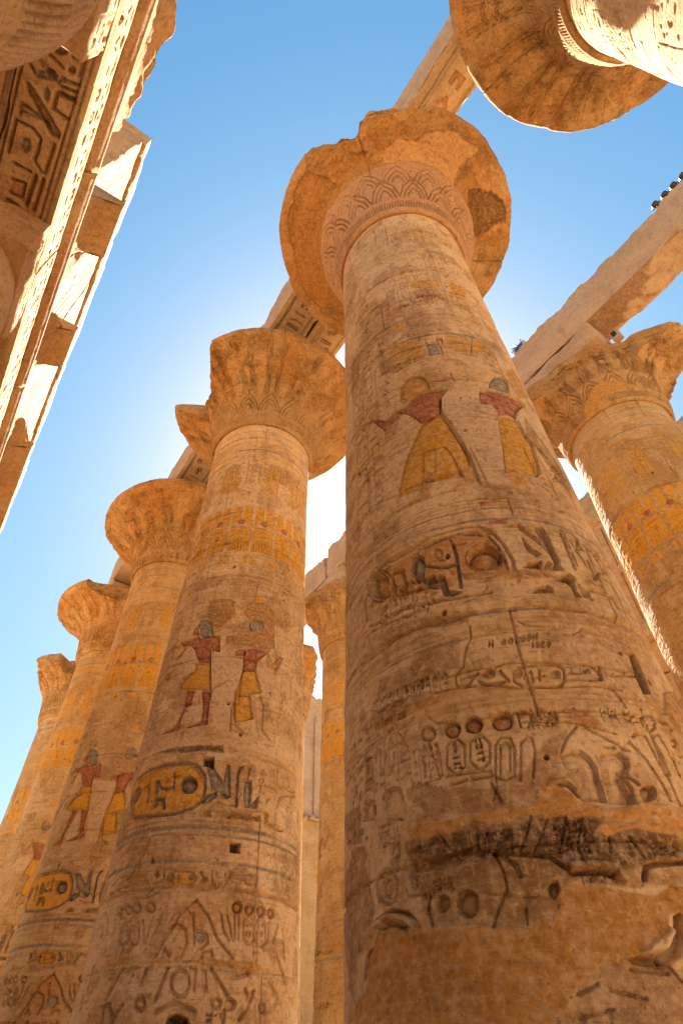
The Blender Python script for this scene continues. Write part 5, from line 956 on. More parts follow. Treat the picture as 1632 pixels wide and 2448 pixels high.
CAMAZ = lambda c: math.degrees(math.atan2(-c[1], -c[0]))
C0, C1, C2, C3, C4, C5 = (3.23, 4.79), (-3.91, 4.72), (-11.12, 4.63), (-18.6, 4.69), (-25.8, 4.68), (-33.06, 4.80)
D0 = (-4.16, 13.61); D1 = (-11.45, 13.61); E1 = (-18.74, 13.61); E2 = (-26.03, 13.61); DM = (3.13, 13.61)
AZ2 = CAMAZ(C2)
def zrows(d0, d1, z0=0., z1=16.12):
    z = [z0]
    while z[-1] < z1: z.append(z[-1]+d0+(d1-d0)*z[-1]/16)
    z[-1] = z1; return np.array(z)
def base_mesh(c, mat):
    pr = [(2.25, 0), (2.3, .08), (2.3, .34), (2.2, .44), (1.3, .45)]; n = 64; t = np.linspace(0, 2*math.pi, n, endpoint=False)
    V = np.stack([np.stack([c[0]+r*np.cos(t), c[1]+r*np.sin(t), 0*t+z], -1) for r, z in pr]); return make_mesh('column_base', V, grid_quads(len(pr), n, True), mat)
def great_column(c, label, plays, nf, dz, seed, mat, capmat, capn, cut=None, spalls=(), ab=(3.25, 6.0), abx=1.45, carve=1.0, yellow=.5, wear=.5, group='great open papyrus columns', abh=19.9, z0=0., rough=1.0, rose=0, stems=True, prof=None):
    t = thing('great_column', (c[0], c[1], 0), label, 'column', group)
    az = CAMAZ(c)
    link('shaft', shaft_mesh(c, az, plays, nf, zrows(dz[0], dz[1], z0), seed, mat, wear), t)
    link('capital', capital_mesh(c, az, capn[0], capn[1], seed+100, capmat, cut, spalls, carve, yellow, rough, rose, stems, prof), t)
    link('abacus', block_mesh('abacus', (c[0]-abx, ab[0], 18.95), (c[0]+abx, ab[1], abh), M_BEAM, .12, None, .015, .05, seed+7), t)
    link('column_base', base_mesh(c, mat), t)
    return t
O1, O2 = DATA[1], DATA[2]
O1 = O1 + [('T', .02, 0, [(-92, 14.35), (95, 15.0)], 26, 901), ('T', .021, 0, [(-92, 12.75), (-25, 13.6)], 9, 902), ('T', .021, 0, [(18, 12.75), (95, 13.6)], 11, 903), ('T', .022, 0, [(-92, 10.2), (-60, 11.6)], 3, 904), ('T', .016, 0, [(45, 6.4), (95, 7.2)], 4, 905), ('T', .021, 0, [(-80, 15.2), (90, 15.6)], 30, 906)]
O2 = O2 + [('T', .018, 1.2, [(-85, 13.05), (-19, 14.25)], 9, 911), ('T', .018, 1.2, [(8, 13.05), (95, 14.25)], 12, 912), ('T', .016, 0, [(-85, 9.9), (-36, 10.35)], 8, 913), ('T', .016, 0, [(34, 9.9), (95, 10.35)], 9, 914), ('T', .02, 0, [(38, 6.6), (95, 9.6)], 7, 915), ('T', .02, 0, [(-92, 6.6), (-52, 9.6)], 5, 916)]
rgk = random.Random(4)
for a in range(-84, 95, 7):
    if rgk.random() < .72: O2.append(('F', 0, 1.2, [(a+.8, 13.08), (a+6.2, 13.08), (a+6.2, 14.1+rgk.uniform(-.2, .1)), (a+.8, 14.15)]))
def variant(ops, mirror=False, shift=0, drop='B', seed=0):
    out = []
    for o in ops:
        if o[0] in drop or (o[0] == 'P' and o[1] >= .2): continue
        if o[0] == 'F' and o[2] in (5, 6): continue
        q = [((-20-a if mirror else a)+shift, z) for a, z in o[3]]
        if o[0] == 'H' and o[3][0][0] <= -180: q = list(o[3])
        if o[0] == 'T': q = [(min(q[0][0], q[1][0]), q[0][1]), (max(q[0][0], q[1][0]), q[1][1])]; o = o[:5]+(o[5]+seed,)+o[6:]
        out.append((o[0], o[1], o[2], q)+tuple(o[4:]))
    return out
CUT1 = [(-180, 9), (-34, 9), (-30, 3.25), (-26.4, 3.19), (-19.3, 3.01), (-13.2, 2.89), (-9, 2.80), (-7, 2.86), (-4.5, 3.08), (0, 3.16), (12, 3.18), (24, 3.2), (34, 3.24), (38, 9), (180, 9)]
CUT1 = [(-180, 9), (-33, 9), (-32, 3.2), (-26.4, 3.08), (-19.3, 2.92), (-13.2, 2.80), (-9, 2.72), (-6, 2.80), (-4, 3.0), (0, 3.06), (12, 3.1), (24, 3.1), (30, 3.2), (31, 9), (180, 9)]
SP1 = SPALLS
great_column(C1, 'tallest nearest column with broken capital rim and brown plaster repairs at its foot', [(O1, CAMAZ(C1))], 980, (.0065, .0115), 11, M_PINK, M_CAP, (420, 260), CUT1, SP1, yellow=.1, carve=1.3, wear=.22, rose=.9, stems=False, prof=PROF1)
CUT2 = [(-180, 9), (-96, 9), (-94, 3.2), (-92.5, 1.95), (-90, 1.92), (-66, 2.15), (-52, 2.6), (-41, 3.1), (-38, 9), (180, 9)]
great_column(C2, 'second column in the near row with two men in yellow kilts under square plaster patches', [(O2, AZ2)], 560, (.012, .017), 22, M_PINK, M_CAP, (360, 220), CUT2, yellow=.6, carve=1.0, wear=.35)
great_column(C3, 'third column in the near row with intact round capital and bright yellow painted figures', [(variant(O2, seed=3), AZ2-4.5)], 340, (.018, .026), 33, M_GOLD, M_CAP, (260, 150), None, yellow=.8, carve=1.1)
CUT4 = [(-180, 2.7), (-150, 2.9), (-128, 3.0), (-112, 3.1), (-108, 9), (-44, 9), (-40, 2.9), (-33, 2.62), (-10, 2.4), (30, 2.5), (60, 9), (180, 9)]
great_column(C4, 'fourth column in the near row with flat broken front edge on its capital', [(variant(O2, True, 30, seed=7), AZ2-6)], 240, (.026, .036), 44, M_GOLD, M_CAP, (220, 130), CUT4, yellow=.7, carve=1.1)
CUT5 = [(-180, 2.3), (-131, 2.0), (-110, 1.9), (-94, 2.1), (-72, 2.5), (-62, 3.0), (-46, 3.05), (-33, 2.9), (-30, 2.2), (10, 2.2), (60, 2.6), (180, 2.4)]
great_column(C5, 'farthest column at the left end of the near row with ruined angular capital', [(variant(O2, False, 70, seed=9), AZ2-8)], 200, (.032, .042), 55, M_GOLD, M_CAP, (200, 120), CUT5, yellow=.5, ab=(3.9, 5.6), abx=.8, abh=19.5)
great_column(C0, 'sunlit column overhead at the top right corner with wide unbroken capital', [([o for o in O2 if o[0] in 'HTP' and not (o[0] == 'P' and (o[2] == 5 or o[1] >= .2))], CAMAZ(C0)+20)], 420, (.016, .018), 66, M_PINK, M_CAP, (420, 240), None, yellow=.1, carve=.75)
CUTD = [(-180, 2.2), (-90, 2.6), (-60, 2.5), (-45, 2.25), (-32, 1.9), (-7, 1.75), (24, 1.8), (41, 1.8), (53, 1.97), (55, 2.22), (66, 2.68), (72, 3.1), (76, 3.2), (80, 9), (95, 9), (100, 2.9), (110, 2.5), (180, 2.2)]
great_column(D0, 'column across the nave at right edge, half its rim broken away, orange plaster patch', [(variant(O2, True, 45, seed=11), CAMAZ(D0)-6), (OD, CAMAZ(D0))], 360, (.018, .022), 77, M_GOLD, M_CAP, (340, 200), CUTD, SPD, yellow=.2, ab=(11.96, 13.25), abx=1.5, group='great columns across the nave', wear=.6, rough=.3)
CUTE = [(-180, 2.4), (-73, 2.3), (-60, 2.15), (-46, 1.95), (-20, 2.1), (0, 2.2), (60, 2.6), (180, 2.4)]
great_column(E1, 'ochre column seen through the gap between the two tallest columns', [(variant(O2, False, -60, seed=13), CAMAZ(E1)-25)], 220, (.026, .03), 88, M_GOLD, M_CAP, (200, 130), CUTE, ab=(11.96, 13.25), group='great columns across the nave', yellow=.4)
CUTF = [(-180, 2.4), (20, 3.2), (33, 3.2), (50, 2.5), (67, 2.05), (92, 1.8), (180, 2.2)]
great_column(E2, 'narrow strip of a far column right beside the second column with crumbling capital', [(variant(O2, True, 10, seed=17), CAMAZ(E2)-25)], 180, (.034, .04), 99, M_GOLD, M_CAP, (180, 110), CUTF, ab=(11.96, 13.25), group='great columns across the nave', yellow=.4)

# ------------------------------------------------------------------ architraves along both rows of the nave
def ragged(z1, amp, seed, xs=()):
    def w(P):
        P = P.copy(); m = sst(z1-.9, z1, P[..., 2])
        Q = P.copy(); Q[..., 2] = 0; Q[..., 1] *= .5
        n = fbm(Q, .9, 4, seed); P[..., 2] -= m*amp*(sst(.47, .50, n)*.55+sst(.56, .58, n)*.6+sst(.62, .64, fbm(Q, 2.6, 3, seed+5))*.7+(fbm(Q, 9, 3, seed+1)-.5)*.35)
        for x0, x1, dz in xs: P[..., 2] -= m*dz*sst(x0-.05, x0+.05, P[..., 0])*sst(x1+.05, x1-.05, P[..., 0])
        return P
    return w
def soffit_text(y0, y1, seed, dep=.05, paint=8):
    def f(R):      # R.u runs across the block (y), R.v along it (x)
        x0, x1 = R.v1[0], R.v1[-1]; w = y1-y0
        R.line([(y0, x0+.1), (y0, x1-.1)], .03, .03); R.line([(y1, x0+.1), (y1, x1-.1)], .03, .03)
        R.line([(y0-.07, x0+.1), (y0-.07, x1-.1)], .02, .02, 3); R.line([(y1+.07, x0+.1), (y1+.07, x1-.1)], .02, .02, 3)
        R.signs(y0+.04, y1-.04, x0+.2, x1-.2, 1, dep, seed, paint)
    return f
def joint_lines(seed, vertical=()):
    def f(R):
        rg = random.Random(seed); x0, x1, z0, z1 = R.u1[0], R.u1[-1], R.v1[0], R.v1[-1]
        zz = z0+(z1-z0)*.55; R.line([(x0, zz), ((x0+x1)/2, zz+.03), (x1, zz-.02)], .02, .02)
        for x in vertical: R.line([(x, z0), (x+.05, zz), (x-.03, z1)], .03, .05)
        for i in range(5):
            x = rg.uniform(x0, x1); R.line([(x, rg.uniform(z0, z1)), (x+rg.uniform(-.8, .8), rg.uniform(z0, z1))], .012, .012)
    return f
def beam(x0, x1, y0, y1, z0, z1, label, group, seed, soff=None, amp=.12, res=.12, vertical=(), cuts=()):
    rel = {'-y': joint_lines(seed, vertical)}
    if soff: rel['-z'] = soff
    o = link('architrave', block_mesh('architrave', (x0, y0, z0), (x1, y1, z1), M_BEAM, res, rel, .012, .06, seed, ragged(z1, amp, seed, cuts), fine={'-z': .03 if soff else res, '-y': .05}))
    return tag(o, label, 'stone beam', group)
G1 = 'stone beams on the near row'
beam(C1[0]+.05, C0[0], 3.25, 4.46, 19.9, 21.9, 'ochre stone beam at top right with carved yellow and red signs underneath', G1, 201, soffit_text(3.6, 4.3, 5, .04, 1.5), .06)
beam(C2[0]+.05, C1[0]-.05, 3.25, 4.46, 19.9, 21.9, 'near stone beam bridging the tallest column and the second column, bold signs underneath', G1, 202, soffit_text(3.5, 4.25, 12, .05, 8), .25, cuts=((-10.6, -9.0, .35),))
beam(C2[0]+.05, C1[0]-.05, 4.49, 5.70, 19.9, 21.6, 'inner stone beam behind the one joining the two tallest columns, gold signs underneath', G1, 203, soffit_text(4.75, 5.45, 13, .05, 8), .2)
beam(C3[0]+.05, C2[0]-.05, 3.25, 4.46, 19.9, 21.9, 'stone beam between the second and third columns, half hidden by broken capital', G1, 204, soffit_text(3.5, 4.25, 14, .05, 8), .2)
beam(C3[0]+.05, C2[0]-.05, 4.49, 5.70, 19.9, 21.6, 'inner stone beam behind the capital of the second column', G1, 205, None, .2)
beam(C4[0]+.05, C3[0]-.05, 3.25, 5.70, 19.9, 21.9, 'short visible stone beam end resting between the third and fourth capitals', G1, 206, None, .15)
beam(C5[0]+1.2, C4[0]-.05, 4.1, 5.70, 18.98, 20.2, 'low broken stone block leaning beside the farthest ruined capital', G1, 207, None, .6)
G2 = 'stone beams across the nave'
def blotch(R):
    P = np.stack([R.U, R.V, 0*R.U], -1); m = sst(.50, .56, fbm(P, .9, 4, 77)); R.H -= m*.03; R.tint((slice(None), slice(None)), m, 8, .9)
beam(D1[0]+.05, DM[0], 11.96, 13.22, 19.9, 21.95, 'long pinkish beam behind the tallest column carrying small round lamps, blotched brown underneath', G2, 211, blotch, .10)
beam(E1[0]+.05, D1[0]-.05, 11.96, 13.22, 19.9, 21.8, 'cracked grey beam above the ochre column in the gap', G2, 213, None, .08, vertical=(-16.9,))
beam(E2[0]+.05, E1[0]-.05, 11.96, 13.22, 19.9, 21.6, 'lower left beam over the gap behind the second column', G2, 214, None, .12)

# ------------------------------------------------------------------ side aisle on the left: bud columns, architraves, cornice, clerestory
YF = -2.2
SX = [3.2, -1.74, -6.69, -11.63, -16.57, -21.5]
def bud_column(x, y, label, nf, seed, side=-1):
    t = thing('bud_column', (x, y, 0), label, 'column', 'closed bud columns of the side aisle')
    pr = [(1.05, .3), (1.2, 1.0), (1.22, 2.5), (1.16, 5.5), (1.06, 8.35), (1.08, 8.40), (1.16, 8.55), (1.25, 9.0), (1.29, 9.5), (1.27, 10.1), (1.2, 10.7), (1.1, 11.2), (1.03, 11.5)]
    def part(name, seg, ns, cap):
        p, ss = densify(seg, ns); th = ring_angles(nf, 120, 5); U, V = np.meshgrid(np.radians(th)*1.2, ss); R = Relief(U, V)
        if cap:
            for i in range(-40, 41): R.line([(i*.092, .25), (i*.092, 1.1)], .034, .04); R.line([(i*.092+.046, 1.25), (i*.092+.03, 2.2)], .03, .03)
            for zz in (.2, 1.2, 2.3, 2.42): R.band(zz, .03, .02, 0)
            R.signs(-2.4, 2.4, 1.3, 2.25, 7, .022, seed, 0)
        else:
            R.signs(-2.4, 2.4, 3.0, 7.4, 6, .03, seed, 0)
            for zz in (7.5, 7.62, 7.74, 2.9): R.band(zz, .03, .015, 0)
        T = np.radians(CAMAZ((x, y))+th)[None, :]; r0 = p[:, 0][:, None]+0*U; z0 = p[:, 1][:, None]+0*U
        P = np.stack([x+r0*np.cos(T), y+r0*np.sin(T), z0], -1); r = r0+R.H+(fbm(P, 1.5, 4, seed)-.5)*.04+(fbm(P, 7, 3, seed)-.5)*.015
        X = np.stack([x+r*np.cos(T), y+r*np.sin(T), z0], -1)
        return make_mesh(name, X, grid_quads(*U.shape, True), M_SIDE, R.C)
    link('shaft', part('shaft', pr[:5], int(nf*.8), False), t); link('capital', part('capital', pr[4:], int(nf*.6), True), t)
    y0, y1 = (y-1.04, YF) if side < 0 else (20.5, y+1.04)
    rel = {'+y': lambda R: R.signs(R.u1[0]+.1, R.u1[-1]-.1, R.v1[0]+.1, R.v1[-1]-.05, 4, .055, seed+5)} if side < 0 else {}
    link('abacus', block_mesh('abacus', (x-1.04, y0, 11.5), (x+1.04, y1, 12.55), M_SIDE, .1, rel, .012, .04, seed, fine={'+y': .03}), t)
    return t
bud_column(SX[1], -3.24, 'bud capital column at top left corner, dark underside overhead', 260, 301)
bud_column(SX[2], -3.24, 'bud capital column cut by the left edge below the carved ceiling beam', 200, 302)
for i in (3, 4, 5): bud_column(SX[i], -3.24, 'one of the bud columns hidden below the left edge of the cornice', 60, 303+i)
proto = bud_column(SX[0], -3.24, 'one of the unseen bud columns added deep in the side aisle for shade', 48, 311)  # this column and its copies are unseen, added to darken the lower shafts
def copy_tree(o, loc):
    c = o.copy(); COL.objects.link(c); c.location = loc
    for ch in o.children:
        d = ch.copy(); COL.objects.link(d); d.parent = c
    return c
for x in SX[:5]+[8.14]:
    for y in (-8.4, -13.5):
        copy_tree(proto, (x, y, 0))
copy_tree(proto, (8.14, -3.24, 0))
for y in (-8.4, -13.5):
    tag(link('architrave', block_mesh('architrave', (-22, y-1.0, 12.56), (9.2, y+1.0, 13.8), M_SIDE, .6, None, .01, .03, int(-y*10))), 'one of the unseen beams added deep in the side aisle for shade', 'stone beam', 'unseen beams added deep in the side aisle')  # unseen beams over the added columns, put in to block low sky light
def strip_text(seed, nrow=1):
    def f(R):
        x0, x1, z0, z1 = R.u1[0], R.u1[-1], R.v1[0], R.v1[-1]
        R.line([(x0, z0+.12), (x1, z0+.12)], .025, .02); R.line([(x0, z1-.1), (x1, z1-.1)], .025, .02); R.line([(x0, z0+.2), (x1, z0+.2)], .015, .015)
        n = max(2, int((x1-x0)/.36)); R.signs(x0, x1, z0+.24, z1-.13, n, .055, seed, 0, sep=False)
    return f
def soffit_left(ops, y0, y1, seed):
    gen = soffit_text(y0, y1, seed, .06, 8)
    def f(R):
        if not ops: gen(R); return
        x0, x1 = R.v1[0], R.v1[-1]
        for yy in (y0, y1): R.line([(yy, x0+.1), (yy, x1-.1)], .035, .04, 8)
        for yy in (y0-.08, y1+.09): R.line([(yy, x0+.1), (yy, x1-.1)], .03, .015, 3)
        for o in ops:
            if o[0] == 'P': R.sunk(o[3], o[1], o[2])
            elif o[0] == 'L': R.line(o[3], o[4], o[1], o[2])
    return f
for i in range(len(SX)-1):
    b, a = SX[i], SX[i+1]; near = i in (1,)
    lb = ['sunlit white beam face at the very top left above the corner bud capital', 'sunlit white beam face with dark carved signs underneath, between the two left bud capitals', 'sunlit white beam running down past the lower left bud capital', 'sunlit white beam low on the left edge of the photo', 'last sunlit beam of the left aisle leaving the frame'][i]
    o = link('architrave', block_mesh('architrave', (a+.01, -3.235, 12.56), (b-.01, YF, 13.8), M_SIDE, .12, {'+y': strip_text(320+i), '-z': soffit_left(SOF if near else None, -3.18, -2.40, 330+i)}, .004, .018, 340+i, fine={'+y': .028, '-z': .02 if near else .05}))
    tag(o, lb, 'stone beam', 'beams of the left side aisle')
    if i < 3:
        o = link('architrave', block_mesh('architrave', (a+.01, -4.28, 12.56), (b-.01, -3.255, 13.8), M_SIDE, .12, {'-z': soffit_text(-4.15, -3.35, 350+i, .06, 8)}, .01, .05, 360+i, fine={'-z': .03}))
        tag(o, ['dark inner ceiling beam above the corner bud capital', 'dark inner ceiling beam with carved signs at the left edge', 'dark inner ceiling beam over the lower left bud capital'][i], 'stone beam', 'beams of the left side aisle')
CORN = [(-2.3, 13.82), (-2.20, 13.82), (-2.13, 13.89), (-2.085, 13.95), (-2.05, 14.02), (-2.025, 14.06), (-2.02, 14.11), (-2.07, 14.14), (-2.06, 14.30), (-2.04, 14.50), (-1.98, 14.68), (-1.88, 14.83), (-1.73, 14.94), (-1.55, 15.0), (-1.53, 15.04), (-1.53, 15.25), (-1.57, 15.27), (-2.3, 15.27)]
def extrude(name, prof, x0, x1, mat, nx, ns, flutes=0, cutf=None, seed=0, rough=.012):
    p, ss = densify(prof, ns); xs = np.linspace(x0, x1, nx); X, S = np.meshgrid(xs, ss); Y = p[:, 0][:, None]+0*X; Z = p[:, 1][:, None]+0*X
    ty, tz = np.gradient(p[:, 0], ss), np.gradient(p[:, 1], ss); L = np.hypot(ty, tz)+1e-9
    H = np.zeros(X.shape)
    if flutes: H -= .022*sst(.3, .9, np.abs(np.sin(X*math.pi/flutes)))*sst(14.22, 14.3, Z)*sst(15.02, 14.96, Z)*(Y > -2.2)
    P = np.stack([X, Y, Z], -1); H += (fbm(P, 1.5, 4, seed)-.5)*rough*3+(fbm(P, 8, 3, seed+1)-.5)*rough*1.6
    Y2 = Y+H*(tz/L)[:, None]; Z2 = Z-H*(ty/L)[:, None]
    if cutf is not None:
        c = cutf(P); Y2 = np.minimum(Y2, np.maximum(c, np.where(Z < 14.2, Y2, -2.25))); Z2 = np.minimum(Z2, np.interp(c, [-2.1, -2.04, -1.98, -1.88, -1.73, -1.53], [14.25, 14.5, 14.68, 14.83, 14.94, 15.2])+.04)
    V = np.stack([X, Y2, Z2], -1); nr, nc = X.shape
    q = grid_quads(nr, nc, False, 0, flip=True); V = V.reshape(-1, 3); tris = []
    for j in (0, nc-1):
        cen = np.array([[xs[j], -2.3, 14.6]]); V = np.concatenate([V, cen]); k = len(V)-1
        for r in range(nr-1):
            a, b = r*nc+j, (r+1)*nc+j; tris.append((a, b, k) if j else (b, a, k))
    return make_mesh(name, V, q, mat, None, True, np.array(tris))
tor = CORN[:8]+[(-2.3, 14.15)]
def tor_piece(x0, x1, label, seed):
    o = link('torus_moulding', extrude('torus_moulding', tor, x0, x1, M_SIDE, int((x1-x0)/.12), 60, 0, None, seed, .004)); tag(o, label, 'moulding', 'moulding stones above the left beams')
for i, (x0, x1) in enumerate(((-5.0, -1.75), (-10.6, -5.02), (-16.6, -10.62), (-26, -16.62))):
    tor_piece(x0, x1, ['thin rounded moulding under the ragged cornice at top left', 'thin rounded moulding under the upper whole cornice block', 'thin rounded moulding under the middle cornice blocks and slotted window', 'thin rounded moulding at the lower end of the left cornice'][i], 370+i)
def cornice(x0, x1, label, seed, cutf=None, nx=None):
    o = link('cornice_block', extrude('cornice_block', CORN[7:], x0, x1, M_SIDE, nx or max(12, int((x1-x0)/.04)), 70, 0 if cutf else .21, cutf, seed, .03 if cutf else .012)); tag(o, label, 'cornice block', 'blocks of the broken left cornice')
def cutter(pts, amp, seed):
    a = np.array(pts)
    def f(P):
        Q = P.copy(); Q[..., 1] = 0
        return np.interp(P[..., 0], a[:, 0], a[:, 1])+(fbm(Q, 2.5, 4, seed)-.5)*amp
    return f
cornice(-4.3, -1.85, 'ragged brown cornice stub against the sky at top left', 381, cutter([(-4.3, -2.05), (-3.9, -1.98), (-3.5, -1.92), (-3.2, -1.93), (-2.9, -1.88), (-2.4, -1.82), (-2.05, -1.86), (-1.85, -1.98)], .26, 3))
cornice(-7.0, -5.72, 'upper whole cornice block with fluted underside beside the lit carved pier', 382)
cornice(-7.9, -7.02, 'crumbled cornice remains just below the upper whole block', 383, cutter([(-7.9, -2.2), (-7.4, -2.0), (-7.0, -1.9)], .25, 5))
cornice(-9.1, -8.2, 'crumbled cornice remains just above the middle whole block', 384, cutter([(-9.1, -1.8), (-8.8, -2.0), (-8.2, -2.15)], .25, 6))
cornice(-10.3, -9.12, 'middle whole cornice block with fluted underside above the slotted window', 385)
cornice(-13.4, -11.7, 'broken sloping cornice block below the slotted window', 386, cutter([(-13.4, -1.62), (-12.6, -1.8), (-11.7, -2.2)], .18, 7))
cornice(-18.5, -13.42, 'long fluted cornice block at the lower left edge', 387)
cornice(-26, -18.9, 'farthest cornice block at the lower left edge', 388)
# clerestory over the left beams
def figs(seed):
    def f(R):
        rg = random.Random(seed); x0, x1, z0, z1 = R.u1[0], R.u1[-1], R.v1[0], R.v1[-1]
        x = x0+.3
        while x < x1-1.0:
            s = (z1-z0)*.5; b = z0+(z1-z0)*.25
            R.line([(x+.2, b), (x+.25, b+s*.4), (x+.15, b+s*.62), (x+.3, b+s*.78), (x+.42, b+s*.66), (x+.4, b+s*.4), (x+.6, b)], .03, .03); R.line(oval(x+.3, b+s*.88, .12, .15), .03, .03); R.line([(x+.4, b+s*.72), (x+.8, b+s*.55)], .03, .03); x += 1.2
        R.signs(x0+.2, x1-.2, z1-1.2, z1-.3, 6, .025, seed)
        R.line([(x0, z0+(z1-z0)*.4), (x1, z0+(z1-z0)*.42)], .02, .03); R.line([(x0, z0+(z1-z0)*.75), (x1, z0+(z1-z0)*.74)], .02, .03)
    return f
def pier(t, x0, x1, y0, y1, z0, z1, seed, face, warp=None):
    link('pier', block_mesh('pier', (x0, y0, z0), (x1, y1, z1), M_SIDE, .16, {face: figs(seed)}, .015, .08, seed, warp, fine={face: .05}), t)
def grille(t, x0, x1, yc, z0, z1, seed, pitch=.34, slot=.075, dep=.24, mat=None):
    VS, QS, base = [], [], 0
    def bx(lo, hi):
        nonlocal base
        l, h = lo, hi; v = np.array([[l[0], l[1], l[2]], [h[0], l[1], l[2]], [h[0], h[1], l[2]], [l[0], h[1], l[2]], [l[0], l[1], h[2]], [h[0], l[1], h[2]], [h[0], h[1], h[2]], [l[0], h[1], h[2]]], float)
        VS.append(v); QS.append(np.array([[0, 3, 2, 1], [4, 5, 6, 7], [0, 1, 5, 4], [1, 2, 6, 5], [2, 3, 7, 6], [3, 0, 4, 7]])+base); base += 8
    zm = (z0+z1)/2+.1; x = x0
    while x < x1-.01:
        xe = min(x+pitch-slot, x1); bx((x, yc-dep/2, z0+.3), (xe, yc+dep/2, z1-.25)); x += pitch
    for a, b in ((z0, z0+.3), (zm-.2, zm+.2), (z1-.25, z1)): bx((x0, yc-dep/2-.002, a), (x1, yc+dep/2+.002, b))
    link('window_grille', make_mesh('window_grille', np.concatenate(VS), np.concatenate(QS), mat or M_SIDE, None, False), t)
t = thing('clerestory_wall', (-12, -2.9, 15), 'sunlit clerestory wall with slotted stone window behind the broken left cornice', 'wall')
def slant(P):
    P = P.copy(); m = sst(-8.0, -6.2, P[..., 0]); P[..., 0] -= m*.10*np.clip(P[..., 2]-15, 0, 8); return P
pier(t, -9.3, -5.55, -3.5, -2.3, 15.28, 20.85, 401, '+y', slant)
grille(t, -11.0, -9.3, -2.45, 15.28, 20.84, 402)
pier(t, -13.1, -11.0, -3.5, -2.3, 15.28, 20.85, 403, '+y')
grille(t, -18.2, -13.1, -2.45, 15.28, 20.84, 404)
pier(t, -26, -18.2, -3.5, -2.3, 15.28, 20.85, 405, '+y')
link('lintel', block_mesh('lintel', (-26, -3.5, 20.86), (-6.25, -2.2, 22.1), M_SIDE, .14, {'+y': joint_lines(406)}, .02, .09, 406, ragged(22.1, .25, 407)), t)
for x0, x1, h in ((-12.6, -11.2, .5), (-10.4, -9.5, .35), (-15, -13.9, .35)):
    o = link('roof_block', block_mesh('roof_block', (x0, -3.6, 22.08), (x1, -2.35, 22.1+h), M_SIDE, .12, None, .04, .12, int(-x0*10), ragged(22.1+h, .25, int(-x0*7)))); tag(o, {-12.6: 'largest loose roof block on top of the left clerestory', -10.4: 'small loose roof block at the upper end of the left clerestory', -15: 'lowest loose roof block on top of the left clerestory'}[x0], 'stone block', 'loose roof blocks on the clerestory')

# ------------------------------------------------------------------ far side aisle, glimpsed right of the tallest column
t = thing('clerestory_wall', (-9, 21, 13), 'shaded far clerestory with bright sky slits seen in the sliver right of the tallest column', 'wall')
link('beam_course', block_mesh('beam_course', (-20, 20.5, 12.6), (6, 22.5, 13.9), M_SIDE, .3, None, .02, .08, 421, fine={'-y': .1}), t)
link('cornice', block_mesh('cornice', (-20, 20.2, 13.92), (6, 22.5, 14.7), M_SIDE, .3, None, .02, .1, 422, fine={'-y': .1}), t)
grille(t, -10.6, -7.2, 20.8, 14.7, 20.3, 423, .55, .09, .3)
pier(t, -20, -10.6, 20.5, 21.6, 14.7, 20.3, 424, '-y'); pier(t, -7.2, 6, 20.5, 21.6, 14.7, 20.3, 425, '-y')
link('lintel', block_mesh('lintel', (-20, 20.45, 20.31), (6, 21.7, 22.3), M_SIDE, .2, {'-y': joint_lines(426, (-9.05,))}, .02, .09, 426), t)
for i, x in enumerate((-13.6, -8.7, -3.8)): bud_column(x, 21.54, ['far aisle bud column left of the sliver', 'far aisle bud column dimly seen low in the sliver right of the tallest column', 'far aisle bud column right of the sliver'][i], 60, 430+i, side=1)

# ------------------------------------------------------------------ pylon wall closing the nave, seen between the columns
t = thing('pylon_wall', (-41, 24, 0), 'restored masonry wall far behind, a narrow strip in the central gap', 'wall')
def courses(R):
    rg = random.Random(9); z = R.v1[0]
    while z < R.v1[-1]:
        R.line([(R.u1[0], z), (R.u1[-1], z)], .05, .03)
        x = R.u1[0]+rg.uniform(0, 1)
        while x < R.u1[-1]: R.line([(x, z), (x, z+.95)], .04, .03); x += rg.uniform(1.3, 2.2)
        z += .95
link('lower_masonry', block_mesh('lower_masonry', (-43, 14, 0), (-40, 36, 17.0), M_GOLD, .4, {'+x': courses}, .03, .08, 441, fine={'+x': .09}), t)
link('upper_masonry', block_mesh('upper_masonry', (-43, 14, 17.0), (-40.2, 36, 27.0), M_BEAM, .4, {'+x': joint_lines(442)}, .03, .1, 442, ragged(27, 2.2, 443), fine={'+x': .2}), t)
link('ledge', block_mesh('ledge', (-40.3, 14, 16.75), (-39.7, 36, 17.1), M_BEAM, .2, None, .03, .2, 444), t)
link('corner_roll', block_mesh('corner_roll', (-40.25, 24.62, 17.1), (-40.0, 24.86, 25.2), M_BEAM, .1, None, .01, .04, 445), t)

# ------------------------------------------------------------------ lamps on the far beam
def lathe(prof, n=20):
    t = np.linspace(0, 2*math.pi, n, endpoint=False); V = np.stack([np.stack([r*np.cos(t), r*np.sin(t), 0*t+z], -1) for r, z in prof]); return V.reshape(-1, 3), grid_quads(len(prof), n, True)
def rod(p, q, r, n=8):
    p, q = np.array(p, float), np.array(q, float); d = q-p; L = np.linalg.norm(d); d /= L; a = np.cross(d, [0, 0, 1.0]) if abs(d[2]) < .9 else np.cross(d, [1.0, 0, 0]); a /= np.linalg.norm(a); b = np.cross(d, a)
    t = np.linspace(0, 2*math.pi, n, endpoint=False); c = np.outer(np.cos(t), a)+np.outer(np.sin(t), b)
    V = np.concatenate([[p], p+c*r, q+c*r, [q]]); Q = [(1+i, 1+(i+1) % n, 1+n+(i+1) % n, 1+n+i) for i in range(n)]
    T = [(0, 1+(i+1) % n, 1+i) for i in range(n)]+[(2*n+1, 1+n+i, 1+n+(i+1) % n) for i in range(n)]
    return V, np.array(Q), np.array(T)
